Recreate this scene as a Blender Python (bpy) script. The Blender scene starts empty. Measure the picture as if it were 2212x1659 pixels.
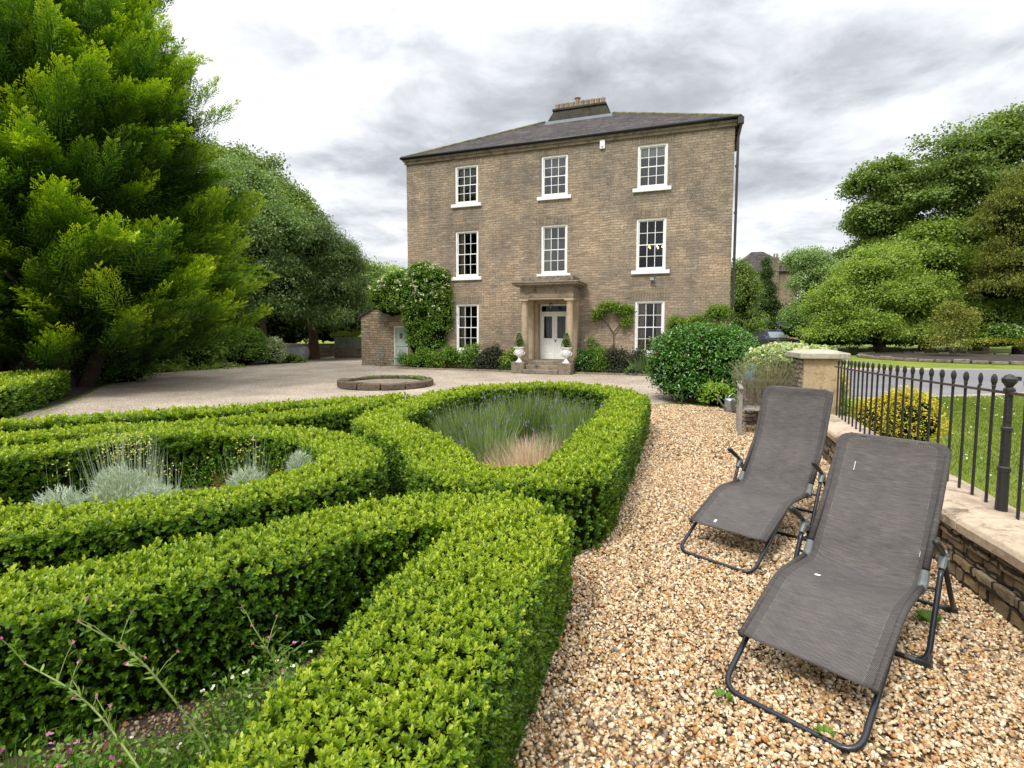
import bpy, bmesh, math, random
import numpy as np
from mathutils import Vector, Matrix
random.seed(7)
RNG = np.random.default_rng(11)
R = math.radians
SC = bpy.context.scene
COL = SC.collection

# ------------------------------------------------------------------ camera
CAM_H = 1.85; FPX = 1150.0; CX = 1106.0; CY = 799.0; TH = math.atan(87/1150.0)
cd = bpy.data.cameras.new('camera'); cam = bpy.data.objects.new('camera', cd); COL.objects.link(cam)
cam.location = (0, 0, CAM_H); cam.rotation_euler = (math.pi/2-TH, 0, 0)
cd.sensor_width = 36; cd.lens = 36*FPX/2212; cd.shift_y = -30.5/2212
cd.clip_start = 0.05; cd.clip_end = 3000
SC.camera = cam

# ------------------------------------------------------------------ world: overcast sky
SUN_EL, SUN_ROT = R(52), R(215)
w = bpy.data.worlds.new('World'); SC.world = w; w.use_nodes = True
nt = w.node_tree; nt.nodes.clear()
def N(nt, t, **k):
    n = nt.nodes.new(t)
    for a, b in k.items():
        setattr(n, a, b)
    return n
def mth(nt, op, a, b=None, c=None):
    n = N(nt, 'ShaderNodeMath', operation=op)
    for i, v in enumerate((a, b, c)):
        if v is None: continue
        if isinstance(v, (int, float)): n.inputs[i].default_value = v
        else: nt.links.new(v, n.inputs[i])
    return n.outputs[0]
def ramp(nt, fac, stops, interp='LINEAR'):
    n = N(nt, 'ShaderNodeValToRGB'); cr = n.color_ramp; cr.interpolation = interp
    while len(cr.elements) > 1: cr.elements.remove(cr.elements[0])
    for i, (p, c) in enumerate(stops):
        e = cr.elements[0] if i == 0 else cr.elements.new(p)
        e.position = p; e.color = (*c, 1) if len(c) == 3 else c
    nt.links.new(fac, n.inputs[0]); return n.outputs[0]
sky = N(nt, 'ShaderNodeTexSky', sky_type='NISHITA'); sky.sun_disc = False
sky.sun_elevation = SUN_EL; sky.sun_rotation = SUN_ROT
tc = N(nt, 'ShaderNodeTexCoord'); sx = N(nt, 'ShaderNodeSeparateXYZ'); nt.links.new(tc.outputs['Generated'], sx.inputs[0])
zc = mth(nt, 'ADD', mth(nt, 'MAXIMUM', sx.outputs[2], 0.0), 0.16)
px_ = mth(nt, 'DIVIDE', sx.outputs[0], zc); py_ = mth(nt, 'DIVIDE', sx.outputs[1], zc)
cx = N(nt, 'ShaderNodeCombineXYZ'); nt.links.new(px_, cx.inputs[0]); nt.links.new(py_, cx.inputs[1]); cx.inputs[2].default_value = 3.7
def noise(nt, vec, scale, detail=5, rough=.5, dist=0):
    n = N(nt, 'ShaderNodeTexNoise'); n.inputs['Scale'].default_value = scale; n.inputs['Detail'].default_value = detail
    n.inputs['Roughness'].default_value = rough; n.inputs['Distortion'].default_value = dist
    if vec is not None: nt.links.new(vec, n.inputs['Vector'])
    return n.outputs['Fac']
n1 = noise(nt, cx.outputs[0], 0.62, 9, .52, .18)
n2 = noise(nt, cx.outputs[0], 2.6, 10, .6, .3)
cf = mth(nt, 'ADD', mth(nt, 'MULTIPLY', n1, .62), mth(nt, 'MULTIPLY', n2, .38))
ccol = ramp(nt, cf, [(.37, (.36, .38, .42)), (.43, (.50, .52, .56)), (.475, (.66, .68, .715)), (.515, (.80, .815, .85)), (.57, (.93, .94, .955))])
# overcast skies are brighter towards the zenith
elev = mth(nt, 'MAXIMUM', mth(nt, 'SUBTRACT', sx.outputs[2], .42), 0)
gain = mth(nt, 'ADD', mth(nt, 'MULTIPLY', elev, 3.2), 0.92)
vm = N(nt, 'ShaderNodeVectorMath', operation='SCALE'); nt.links.new(ccol, vm.inputs[0]); nt.links.new(gain, vm.inputs['Scale'])
bg1 = N(nt, 'ShaderNodeBackground'); nt.links.new(sky.outputs[0], bg1.inputs[0]); bg1.inputs[1].default_value = 0.06
bg2 = N(nt, 'ShaderNodeBackground'); nt.links.new(vm.outputs[0], bg2.inputs[0]); bg2.inputs[1].default_value = 0.74
mx = N(nt, 'ShaderNodeMixShader'); mx.inputs[0].default_value = .93
nt.links.new(bg1.outputs[0], mx.inputs[1]); nt.links.new(bg2.outputs[0], mx.inputs[2])
wo = N(nt, 'ShaderNodeOutputWorld'); nt.links.new(mx.outputs[0], wo.inputs[0])

# ------------------------------------------------------------------ sun (soft, behind cloud) and exposure
sl = bpy.data.lights.new('sun', 'SUN'); so = bpy.data.objects.new('sun', sl); COL.objects.link(so)
sl.energy = 1.5; sl.angle = R(12); sl.color = (1, .96, .90)
so.rotation_euler = Vector((-math.sin(SUN_ROT)*math.cos(SUN_EL)*-1, math.cos(SUN_ROT)*math.cos(SUN_EL), math.sin(SUN_EL))).to_track_quat('Z', 'Y').to_euler()
SC.view_settings.view_transform = 'Standard'; SC.view_settings.look = 'None'
SC.view_settings.exposure = 0.92; SC.view_settings.gamma = 1; SC.view_settings.use_curve_mapping = False
SC.cycles.max_bounces = 6; SC.cycles.diffuse_bounces = 3; SC.cycles.glossy_bounces = 2; SC.cycles.transmission_bounces = 4
SC.cycles.transparent_max_bounces = 8; SC.cycles.caustics_reflective = False; SC.cycles.caustics_refractive = False
SC.cycles.use_denoising = True; SC.cycles.sample_clamp_indirect = 3
try: SC.cycles.denoiser = 'OPENIMAGEDENOISE'
except Exception: pass

# ------------------------------------------------------------------ survey helpers (turn a sighting into metres)
def _ray(px, py):
    x = (px-CX)/FPX; y = -(py-CY)/FPX
    return np.array([x, math.cos(TH)+y*math.sin(TH), -math.sin(TH)+y*math.cos(TH)])
def floor_at(px, py, z=0.0):
    d = _ray(px, py); t = (z-CAM_H)/d[2]; return (d[0]*t, d[1]*t)
def at(px, py, Y):
    d = _ray(px, py); t = Y/d[1]; return (d[0]*t, Y, CAM_H+d[2]*t)
HS = Vector((.9407, -.3391, 0)); HN = Vector((.3391, .9407, 0)); H0 = Vector((1.88, 24.0, 0)); HROT = math.atan2(-.3391, .9407)
def hw(s, y, z=0): return H0+HS*s+HN*y+Vector((0, 0, z))     # house frame: s along the front, y into the house

# ------------------------------------------------------------------ materials
def new_mat(name):
    m = bpy.data.materials.new(name); m.use_nodes = True; nt = m.node_tree; nt.nodes.clear()
    o = N(nt, 'ShaderNodeOutputMaterial'); b = N(nt, 'ShaderNodeBsdfPrincipled'); nt.links.new(b.outputs[0], o.inputs[0])
    return m, nt, b, o
def setp(b, **k):
    names = dict(rough='Roughness', metal='Metallic', spec='Specular IOR Level', ior='IOR')
    for a, v in k.items(): b.inputs[names[a]].default_value = v
def coords(nt, kind='Object', scale=None):
    t = N(nt, 'ShaderNodeTexCoord'); v = t.outputs[kind]
    if scale:
        mp = N(nt, 'ShaderNodeMapping'); mp.inputs['Scale'].default_value = scale; nt.links.new(v, mp.inputs[0]); v = mp.outputs[0]
    return v
def bump(nt, b, h, strength=.5, dist=.01, prev=None):
    n = N(nt, 'ShaderNodeBump'); n.inputs['Strength'].default_value = strength; n.inputs['Distance'].default_value = dist
    nt.links.new(h, n.inputs['Height'])
    if prev is not None: nt.links.new(prev, n.inputs['Normal'])
    nt.links.new(n.outputs[0], b.inputs['Normal']); return n.outputs[0]
def mixc(nt, fac, a, b, mode='MIX'):
    n = N(nt, 'ShaderNodeMix', data_type='RGBA', blend_type=mode)
    for i, v in ((0, fac), (6, a), (7, b)):
        if isinstance(v, (int, float)): n.inputs[i].default_value = v
        elif isinstance(v, tuple): n.inputs[i].default_value = (*v, 1) if len(v) == 3 else v
        else: nt.links.new(v, n.inputs[i])
    return n.outputs[2]
def plain(name, c, rough=.6, metal=0, var=.12, scale=8, bmp=0, spec=.5):
    m, nt, b, o = new_mat(name); v = coords(nt)
    f = noise(nt, v, scale, 6, .6)
    lo = tuple(x*(1-var) for x in c); hi = tuple(min(1, x*(1+var)) for x in c)
    nt.links.new(ramp(nt, f, [(.3, lo), (.7, hi)]), b.inputs['Base Color'])
    setp(b, rough=rough, metal=metal, spec=spec)
    if bmp: bump(nt, b, f, bmp, .01)
    return m
def leaf_mat(name, stops, transl=.35, rough=.45, spec=.35):
    m, nt, b, o = new_mat(name)
    a = N(nt, 'ShaderNodeAttribute', attribute_name='tone')
    c = ramp(nt, a.outputs['Fac'], stops)
    nt.links.new(c, b.inputs['Base Color']); setp(b, rough=rough, spec=spec)
    t = N(nt, 'ShaderNodeBsdfTranslucent')
    tcx = mixc(nt, 1.0, c, (1.15, 1.15, .55), 'MULTIPLY'); nt.links.new(tcx, t.inputs[0])
    mx = N(nt, 'ShaderNodeMixShader'); mx.inputs[0].default_value = transl
    nt.links.new(b.outputs[0], mx.inputs[1]); nt.links.new(t.outputs[0], mx.inputs[2]); nt.links.new(mx.outputs[0], o.inputs[0])
    return m
M = {}
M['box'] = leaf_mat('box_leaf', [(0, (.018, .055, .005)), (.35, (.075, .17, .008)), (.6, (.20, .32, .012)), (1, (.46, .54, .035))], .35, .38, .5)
M['twig'] = plain('hedge_inside', (.010, .014, .004), 1.0, spec=0)  # near-black solid filler, added to block light coming through the foliage
M['cypress'] = leaf_mat('cypress_spray', [(0, (.012, .035, .005)), (.28, (.045, .12, .006)), (.52, (.16, .30, .008)), (.8, (.38, .52, .015)), (1, (.55, .66, .03))], .3, .55, .25)
M['yew'] = leaf_mat('yew_spray', [(0, (.022, .05, .014)), (.5, (.065, .12, .03)), (1, (.16, .23, .055))], .25, .55, .25)
M['ash'] = leaf_mat('grey_green_leaf', [(0, (.05, .10, .03)), (.5, (.15, .25, .08)), (1, (.34, .46, .17))], .35, .5, .3)
M['syc'] = leaf_mat('sycamore_leaf', [(0, (.030, .06, .014)), (.5, (.11, .18, .035)), (1, (.25, .34, .08))], .35, .5, .3)
M['syc2'] = leaf_mat('bright_leaf', [(0, (.04, .085, .015)), (.5, (.15, .25, .035)), (1, (.33, .44, .08))], .4, .5, .3)
M['bronze'] = leaf_mat('bronze_spray', [(0, (.035, .055, .010)), (.5, (.12, .15, .025)), (1, (.27, .28, .05))], .25, .55, .25)
M['laurel'] = leaf_mat('glossy_leaf', [(0, (.012, .05, .008)), (.5, (.045, .14, .015)), (1, (.14, .30, .035))], .3, .25, .6)
M['shrub'] = leaf_mat('shrub_leaf', [(0, (.035, .09, .012)), (.5, (.11, .23, .02)), (1, (.27, .42, .05))], .35, .45, .4)
M['varieg'] = leaf_mat('variegated_leaf', [(0, (.06, .12, .03)), (.5, (.22, .32, .12)), (1, (.62, .66, .36))], .3, .45, .4)
M['gold'] = leaf_mat('golden_leaf', [(0, (.07, .13, .01)), (.45, (.30, .31, .015)), (1, (.70, .55, .03))], .3, .45, .4)
M['purple'] = leaf_mat('purple_leaf', [(0, (.015, .025, .012)), (.5, (.045, .055, .025)), (1, (.11, .10, .055))], .2, .45, .4)
M['silver'] = leaf_mat('silver_leaf', [(0, (.20, .26, .19)), (.5, (.42, .50, .40)), (1, (.66, .72, .62))], .3, .7, .2)
M['lav'] = leaf_mat('lavender_stalk', [(0, (.06, .11, .03)), (.5, (.17, .26, .07)), (.74, (.38, .44, .19)), (.76, (.16, .14, .25)), (1, (.26, .22, .40))], .3, .6, .2)
M['straw'] = leaf_mat('dry_grass', [(0, (.34, .22, .14)), (.5, (.58, .43, .30)), (1, (.80, .66, .50))], .3, .7, .2)
M['white_fl'] = leaf_mat('white_petal', [(0, (.75, .72, .55)), (1, (.9, .88, .78))], .3, .6, .2)
M['pink_fl'] = leaf_mat('pink_petal', [(0, (.45, .09, .22)), (1, (.70, .30, .55))], .3, .6, .2)
M['red_fl'] = leaf_mat('red_petal', [(0, (.30, .02, .03)), (1, (.55, .06, .10))], .3, .6, .2)
M['yellow_fl'] = leaf_mat('yellow_petal', [(0, (.60, .56, .14)), (1, (.80, .75, .30))], .3, .6, .2)
M['blue_fl'] = leaf_mat('blue_petal', [(0, (.10, .09, .35)), (1, (.20, .18, .55))], .3, .6, .2)
M['weed'] = leaf_mat('weed_leaf', [(0, (.05, .12, .015)), (.5, (.14, .26, .03)), (1, (.34, .45, .08))], .4, .5, .3)
M['redleaf'] = leaf_mat('red_weed_leaf', [(0, (.12, .03, .015)), (1, (.36, .10, .05))], .3, .5, .3)
M['bark'] = plain('bark', (.09, .065, .045), .95, var=.4, scale=6, bmp=.8)
M['bark_red'] = plain('reddish_bark', (.13, .07, .045), .95, var=.4, scale=5, bmp=.8)
M['stem'] = plain('green_stem', (.17, .22, .05), .6, var=.3)
M['stem_red'] = plain('reddish_stem', (.20, .10, .05), .6, var=.3)
M['dry_twig'] = plain('dry_twig', (.26, .18, .12), .8, var=.3)
M['black'] = plain('black_iron', (.018, .017, .017), .42, 0, .5, 60, .5)
M['tube'] = plain('dark_painted_tube', (.016, .018, .024), .28, .2, .15, 6)
M['pla'] = plain('grey_plastic', (.11, .125, .12), .38, 0, .2, 12)
M['blackpla'] = plain('black_plastic', (.022, .024, .022), .42, 0, .2, 30)
M['white'] = plain('white_paint', (.80, .80, .78), .45, 0, .04, 3)
M['cream'] = plain('cream_paint', (.86, .85, .80), .45, 0, .04, 3)
M['mint'] = plain('mint_paint', (.37, .46, .39), .5, 0, .06, 4)
M['teal'] = plain('teal_metal', (.10, .20, .22), .5, 0, .1, 4)
M['lead'] = plain('lead_sheet', (.11, .125, .14), .6, .2, .15, 5)
M['pot'] = plain('clay_pot', (.30, .215, .14), .85, 0, .3, 4)
M['gutter'] = plain('black_gutter', (.012, .012, .014), .4)
M['blue'] = plain('blue_plastic', (.02, .30, .55), .4, 0, .06)
M['zinc'] = plain('zinc', (.42, .45, .46), .35, .8, .15, 9)
M['oldwood'] = plain('weathered_wood', (.27, .24, .21), .85, 0, .25, 14, .3)
M['bagw'] = plain('woven_white_bag', (.50, .50, .52), .8, 0, .15, 5, .5)
M['corr'] = plain('corrugated_sheet', (.30, .36, .28), .7, 0, .3, 3)
M['carblack'] = plain('black_car_paint', (.012, .013, .015), .18, 0, .1)
M['tyre'] = plain('tyre_rubber', (.015, .015, .015), .8)
M['curtain'] = plain('curtain_cloth', (.40, .35, .27), .9, 0, .2, 3)
M['blind'] = plain('white_blind', (.62, .62, .60), .8, 0, .05)
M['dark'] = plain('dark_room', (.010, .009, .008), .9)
M['cushion'] = plain('orange_cushion', (.45, .16, .05), .8)
M['soil'] = plain('soil', (.040, .027, .018), .95, 0, .5, 9, .9)

def brick_stone(name, bw, rh, cols, mortar, ms=.012, warp=.05, patch=((.80, .78, .75), (1.15, 1.1, 1.02)), kind='Object', bstr=.7, swap=True, stains=None):
    m, nt, b, o = new_mat(name); v = coords(nt, kind)
    if swap:       # put height on the brick texture's second axis
        s = N(nt, 'ShaderNodeSeparateXYZ'); nt.links.new(v, s.inputs[0]); c = N(nt, 'ShaderNodeCombineXYZ')
        nt.links.new(mth(nt, 'ADD', s.outputs[0], s.outputs[1]), c.inputs[0]); nt.links.new(s.outputs[2], c.inputs[1]); v2 = c.outputs[0]
    else: v2 = v
    nz = N(nt, 'ShaderNodeTexNoise'); nz.inputs['Scale'].default_value = 1.7; nz.inputs['Detail'].default_value = 5; nt.links.new(v, nz.inputs['Vector'])
    sc = N(nt, 'ShaderNodeVectorMath', operation='SCALE'); nt.links.new(nz.outputs['Color'], sc.inputs[0]); sc.inputs['Scale'].default_value = warp
    nz2 = N(nt, 'ShaderNodeTexNoise'); nz2.inputs['Scale'].default_value = 9; nz2.inputs['Detail'].default_value = 3; nt.links.new(v, nz2.inputs['Vector'])
    sc2 = N(nt, 'ShaderNodeVectorMath', operation='SCALE'); nt.links.new(nz2.outputs['Color'], sc2.inputs[0]); sc2.inputs['Scale'].default_value = warp*.75
    ad = N(nt, 'ShaderNodeVectorMath', operation='ADD'); nt.links.new(v2, ad.inputs[0]); nt.links.new(sc.outputs[0], ad.inputs[1])
    ad2 = N(nt, 'ShaderNodeVectorMath', operation='ADD'); nt.links.new(ad.outputs[0], ad2.inputs[0]); nt.links.new(sc2.outputs[0], ad2.inputs[1])
    br = N(nt, 'ShaderNodeTexBrick'); nt.links.new(ad2.outputs[0], br.inputs['Vector'])
    br.inputs['Scale'].default_value = 1; br.inputs['Brick Width'].default_value = bw; br.inputs['Row Height'].default_value = rh
    br.inputs['Mortar Size'].default_value = ms; br.inputs['Mortar Smooth'].default_value = .4; br.inputs['Bias'].default_value = 0
    br.offset = .37; br.offset_frequency = 2; br.squash = 1.5; br.squash_frequency = 3
    br.inputs['Color1'].default_value = (0, 0, 0, 1); br.inputs['Color2'].default_value = (1, 1, 1, 1); br.inputs['Mortar'].default_value = (.5, .5, .5, 1)
    n_ = len(cols); stone = ramp(nt, br.outputs['Color'], [(i/(n_-1), c) for i, c in enumerate(cols)])
    fine = noise(nt, v, 14, 8, .7)
    stone = mixc(nt, 1, stone, ramp(nt, fine, [(.3, (.62, .62, .62)), (.7, (1.28, 1.28, 1.28))]), 'MULTIPLY')
    big = noise(nt, v, .45, 7, .62, .6)
    stone = mixc(nt, 1, stone, ramp(nt, big, [(.38, patch[0]), (.62, patch[1])]), 'MULTIPLY')
    mpc = N(nt, 'ShaderNodeMapping'); mpc.inputs['Scale'].default_value = (1.2, 1.2, 7); nt.links.new(v, mpc.inputs[0])
    crs = noise(nt, mpc.outputs[0], 1.6, 6, .7, .3)
    stone = mixc(nt, 1, stone, ramp(nt, crs, [(.35, (.72, .72, .72)), (.62, (1.22, 1.22, 1.22))]), 'MULTIPLY')
    col = mixc(nt, br.outputs['Fac'], stone, mortar)
    if stains: col = stains(nt, v, col)
    nt.links.new(col, b.inputs['Base Color']); setp(b, rough=.92, spec=.25)
    inv = mth(nt, 'SUBTRACT', 1, br.outputs['Fac'])
    hgt = mth(nt, 'ADD', inv, mth(nt, 'MULTIPLY', fine, .9))
    bump(nt, b, hgt, bstr, .03)
    return m
def soot(nt, v, col):
    # weathering: darker and greyer high up and to the right, long vertical streaks
    s = N(nt, 'ShaderNodeSeparateXYZ'); nt.links.new(v, s.inputs[0])
    hgt = mth(nt, 'MULTIPLY', s.outputs[2], .045)
    mp = N(nt, 'ShaderNodeMapping'); mp.inputs['Scale'].default_value = (1.3, 1.3, .22); nt.links.new(v, mp.inputs[0])
    st = noise(nt, mp.outputs[0], 1.1, 7, .65, .3)
    f = mth(nt, 'ADD', hgt, mth(nt, 'MULTIPLY', mth(nt, 'SUBTRACT', st, .5), 2.1))
    g = ramp(nt, f, [(0, (1.10, 1.02, .94)), (.30, (.97, .94, .90)), (.55, (.80, .80, .80)), (.85, (.60, .62, .63))])
    c = mixc(nt, 1, col, g, 'MULTIPLY')
    li = noise(nt, v, 2.3, 9, .75, .2)
    return mixc(nt, ramp(nt, li, [(.60, (0, 0, 0)), (.72, (.30, .30, .30))]), c, (.07, .065, .05))
M['stone'] = brick_stone('coursed_rubble', .30, .105, [(.26, .222, .175), (.33, .283, .224), (.285, .245, .195), (.37, .318, .252), (.30, .257, .203)], (.215, .175, .135), .009, .12, patch=((.74, .74, .74), (1.22, 1.14, 1.06)), stains=soot)
M['stone2'] = brick_stone('rough_rubble', .30, .12, [(.24, .20, .15), (.36, .305, .235), (.28, .235, .18), (.42, .365, .29)], (.12, .10, .08), .014, .13, stains=soot)
M['rubble'] = brick_stone('garden_rubble', .30, .115, [(.15, .11, .07), (.30, .22, .12), (.20, .155, .105), (.36, .29, .20)], (.03, .023, .016), .016, .12, bstr=1.0)
M['paleruble'] = brick_stone('pale_rubble', .16, .08, [(.30, .25, .19), (.50, .43, .34), (.38, .32, .25), (.6, .54, .45)], (.12, .10, .08), .014, .10, bstr=1.0)
M['slate'] = brick_stone('slate_roof', .28, .20, [(.035, .030, .032), (.075, .064, .064), (.052, .045, .047), (.11, .095, .09)], (.014, .012, .013), .012, .01, swap=False, bstr=.6)
M['lintel'] = brick_stone('lintel_stone', .11, 2.0, [(.21, .175, .135), (.27, .225, .175), (.24, .20, .155)], (.15, .12, .095), .008, .02)

def ashlar(name, c, dirt=.5, moss=None):
    m, nt, b, o = new_mat(name); v = coords(nt)
    f = noise(nt, v, 2.2, 8, .65, .5); g = noise(nt, v, 22, 6, .7)
    base = ramp(nt, f, [(.25, tuple(x*(1-dirt) for x in c)), (.5, c), (.75, tuple(min(1, x*1.25) for x in c))])
    base = mixc(nt, 1, base, ramp(nt, g, [(.3, (.8, .8, .8)), (.7, (1.15, 1.15, 1.15))]), 'MULTIPLY')
    if moss:
        k = noise(nt, v, 5, 8, .75, .4)
        base = mixc(nt, ramp(nt, k, [(.52, (0, 0, 0)), (.64, (.85, .85, .85))]), base, moss)
    nt.links.new(base, b.inputs['Base Color']); setp(b, rough=.9, spec=.25)
    bump(nt, b, mth(nt, 'ADD', g, mth(nt, 'MULTIPLY', f, 1.5)), .55, .012)
    return m
M['ashlar'] = ashlar('sandstone', (.40, .31, .21), .35)
M['ashdirty'] = ashlar('dirty_sandstone', (.24, .195, .145), .55, (.05, .05, .035))
M['coping'] = ashlar('pale_coping', (.46, .36, .26), .6, (.12, .085, .055))
M['capstone'] = ashlar('pale_cap', (.40, .37, .29), .45, (.15, .15, .10))
M['pillarface'] = ashlar('ochre_sandstone', (.42, .32, .19), .5, (.22, .13, .06))
M['pondstone'] = ashlar('blackened_stone', (.12, .09, .065), .8, (.012, .012, .010))
M['stack'] = ashlar('sooty_stack', (.060, .052, .038), .6, (.015, .015, .012))

def glass(name, refl):
    m, nt, b, o = new_mat(name); nt.nodes.remove(b)
    t = N(nt, 'ShaderNodeBsdfTransparent'); t.inputs[0].default_value = (.85, .87, .88, 1)
    g = N(nt, 'ShaderNodeBsdfGlossy'); g.inputs['Roughness'].default_value = .015
    f = N(nt, 'ShaderNodeFresnel'); f.inputs['IOR'].default_value = 1.5
    k = mth(nt, 'MINIMUM', mth(nt, 'MULTIPLY', f.outputs[0], refl), 1)
    v = coords(nt); bn = N(nt, 'ShaderNodeBump'); bn.inputs['Strength'].default_value = .05; bn.inputs['Distance'].default_value = .05
    nt.links.new(noise(nt, v, 1.6, 2), bn.inputs['Height']); nt.links.new(bn.outputs[0], g.inputs['Normal'])
    mx = N(nt, 'ShaderNodeMixShader'); nt.links.new(k, mx.inputs[0]); nt.links.new(t.outputs[0], mx.inputs[1]); nt.links.new(g.outputs[0], mx.inputs[2])
    nt.links.new(mx.outputs[0], o.inputs[0]); return m
M['glass'] = glass('window_glass', 1.3); M['glass_bright'] = glass('boosted_reflection_glass', 3.2)  # second glass: boosted reflection built in to mimic bright sky in some panes
def emit(name, c, s):
    m = bpy.data.materials.new(name); m.use_nodes = True; nt = m.node_tree; nt.nodes.clear()
    o = N(nt, 'ShaderNodeOutputMaterial'); e = N(nt, 'ShaderNodeEmission'); e.inputs[0].default_value = (*c, 1); e.inputs[1].default_value = s
    nt.links.new(e.outputs[0], o.inputs[0]); return m
M['candle'] = emit('lit_bulb', (1, .55, .2), 6)

def fabric():
    m, nt, b, o = new_mat('woven_mesh_fabric'); uv = coords(nt, 'UV')
    # streaky weft: noise stretched across, woven dots from a fine wave pair
    mp = N(nt, 'ShaderNodeMapping'); mp.inputs['Scale'].default_value = (7, 62, 1); nt.links.new(uv, mp.inputs[0])
    st = noise(nt, mp.outputs[0], 1.0, 4, .7)
    mp2 = N(nt, 'ShaderNodeMapping'); mp2.inputs['Scale'].default_value = (1.2, 2.2, 1); nt.links.new(uv, mp2.inputs[0])
    blot = noise(nt, mp2.outputs[0], 3, 6, .6)
    s = N(nt, 'ShaderNodeSeparateXYZ'); nt.links.new(uv, s.inputs[0])
    a = mth(nt, 'SINE', mth(nt, 'MULTIPLY', s.outputs[0], 2*math.pi*66)); c = mth(nt, 'SINE', mth(nt, 'MULTIPLY', s.outputs[1], 2*math.pi*66))
    dots = mth(nt, 'MULTIPLY', mth(nt, 'MULTIPLY', a, c), .5)
    f = mth(nt, 'ADD', mth(nt, 'ADD', mth(nt, 'MULTIPLY', st, .85), .08), mth(nt, 'MULTIPLY', dots, 1.1))
    col = ramp(nt, f, [(.22, (.020, .018, .018)), (.5, (.066, .060, .056)), (.82, (.19, .175, .163))])
    col = mixc(nt, 1, col, ramp(nt, blot, [(.35, (.86, .86, .88)), (.6, (1.06, 1.03, 1.01))]), 'MULTIPLY')
    # hem seams: pale worn thread 5 cm in from each side
    hem_ = mth(nt, 'GREATER_THAN', mth(nt, 'ABSOLUTE', mth(nt, 'SUBTRACT', s.outputs[0], .5)), .415)
    col = mixc(nt, mth(nt, 'MULTIPLY', hem_, .35), col, (.035, .032, .031))
    for u0 in (.085, .915):
        d = mth(nt, 'ABSOLUTE', mth(nt, 'SUBTRACT', s.outputs[0], u0))
        ln = mth(nt, 'LESS_THAN', d, .0028)
        br = mth(nt, 'GREATER_THAN', noise(nt, mp2.outputs[0], 9, 3), .50)
        col = mixc(nt, mth(nt, 'MULTIPLY', mth(nt, 'MULTIPLY', ln, br), .18), col, (.35, .34, .33))
    nt.links.new(col, b.inputs['Base Color']); setp(b, rough=.75, spec=.25)
    bump(nt, b, dots, .35, .002)
    return m
M['fabric'] = fabric()
M['scuff'] = plain('white_scuff', (.62, .62, .63), .8)

def gravel_mat(name, stones, scale, dark, bstr=.8, big=None):
    m, nt, b, o = new_mat(name); v = coords(nt)
    vo = N(nt, 'ShaderNodeTexVoronoi'); vo.inputs['Scale'].default_value = scale; nt.links.new(v, vo.inputs['Vector'])
    s = N(nt, 'ShaderNodeSeparateColor'); nt.links.new(vo.outputs['Color'], s.inputs[0])
    c = ramp(nt, s.outputs[0], [(i/(len(stones)-1), q) for i, q in enumerate(stones)])
    e = ramp(nt, vo.outputs['Distance'], [(.35, (1, 1, 1)), (.75, dark)])
    c = mixc(nt, 1, c, e, 'MULTIPLY')
    pch = noise(nt, v, .5, 8, .65)
    c = mixc(nt, 1, c, ramp(nt, pch, [(.35, big[0]), (.65, big[1])]), 'MULTIPLY')
    nt.links.new(c, b.inputs['Base Color']); setp(b, rough=.9, spec=.2)
    bump(nt, b, mth(nt, 'SUBTRACT', 1, vo.outputs['Distance']), bstr, .012)
    return m
M['path'] = gravel_mat('golden_gravel', [(.10, .065, .035), (.19, .14, .085), (.15, .095, .045), (.24, .19, .13), (.08, .06, .045), (.21, .155, .095)], 48, (.25, .2, .15), big=((.85, .82, .78), (1.08, 1.05, 1.0)))
M['court'] = gravel_mat('pale_fine_gravel', [(.40, .34, .27), (.62, .54, .45), (.51, .44, .36), (.74, .66, .56), (.34, .29, .23)], 45, (.40, .37, .34), .8, big=((.70, .67, .63), (1.08, 1.06, 1.04)))
def asphalt():
    m, nt, b, o = new_mat('asphalt'); v = coords(nt); f = noise(nt, v, 30, 6, .7); mp = N(nt, 'ShaderNodeMapping'); mp.inputs['Scale'].default_value = (.12, .9, 1); nt.links.new(v, mp.inputs[0]); g = noise(nt, mp.outputs[0], .8, 5, .6)
    c = ramp(nt, g, [(.3, (.135, .13, .135)), (.7, (.21, .20, .205))]); c = mixc(nt, 1, c, ramp(nt, f, [(.3, (.8, .8, .8)), (.7, (1.2, 1.2, 1.2))]), 'MULTIPLY')
    nt.links.new(c, b.inputs['Base Color']); setp(b, rough=.85); bump(nt, b, f, .3, .005); return m
M['asphalt'] = asphalt()
def lawn_mat():
    m, nt, b, o = new_mat('mown_grass'); v = coords(nt); f = noise(nt, v, .7, 8, .7, .3); g = noise(nt, v, 35, 5, .8)
    c = ramp(nt, f, [(.3, (.10, .15, .018)), (.5, (.17, .22, .03)), (.72, (.26, .27, .06))])
    c = mixc(nt, 1, c, ramp(nt, g, [(.25, (.55, .55, .55)), (.75, (1.4, 1.4, 1.4))]), 'MULTIPLY')
    nt.links.new(c, b.inputs['Base Color']); setp(b, rough=.9, spec=.15); bump(nt, b, g, .8, .03); return m
M['lawn'] = lawn_mat()

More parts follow.
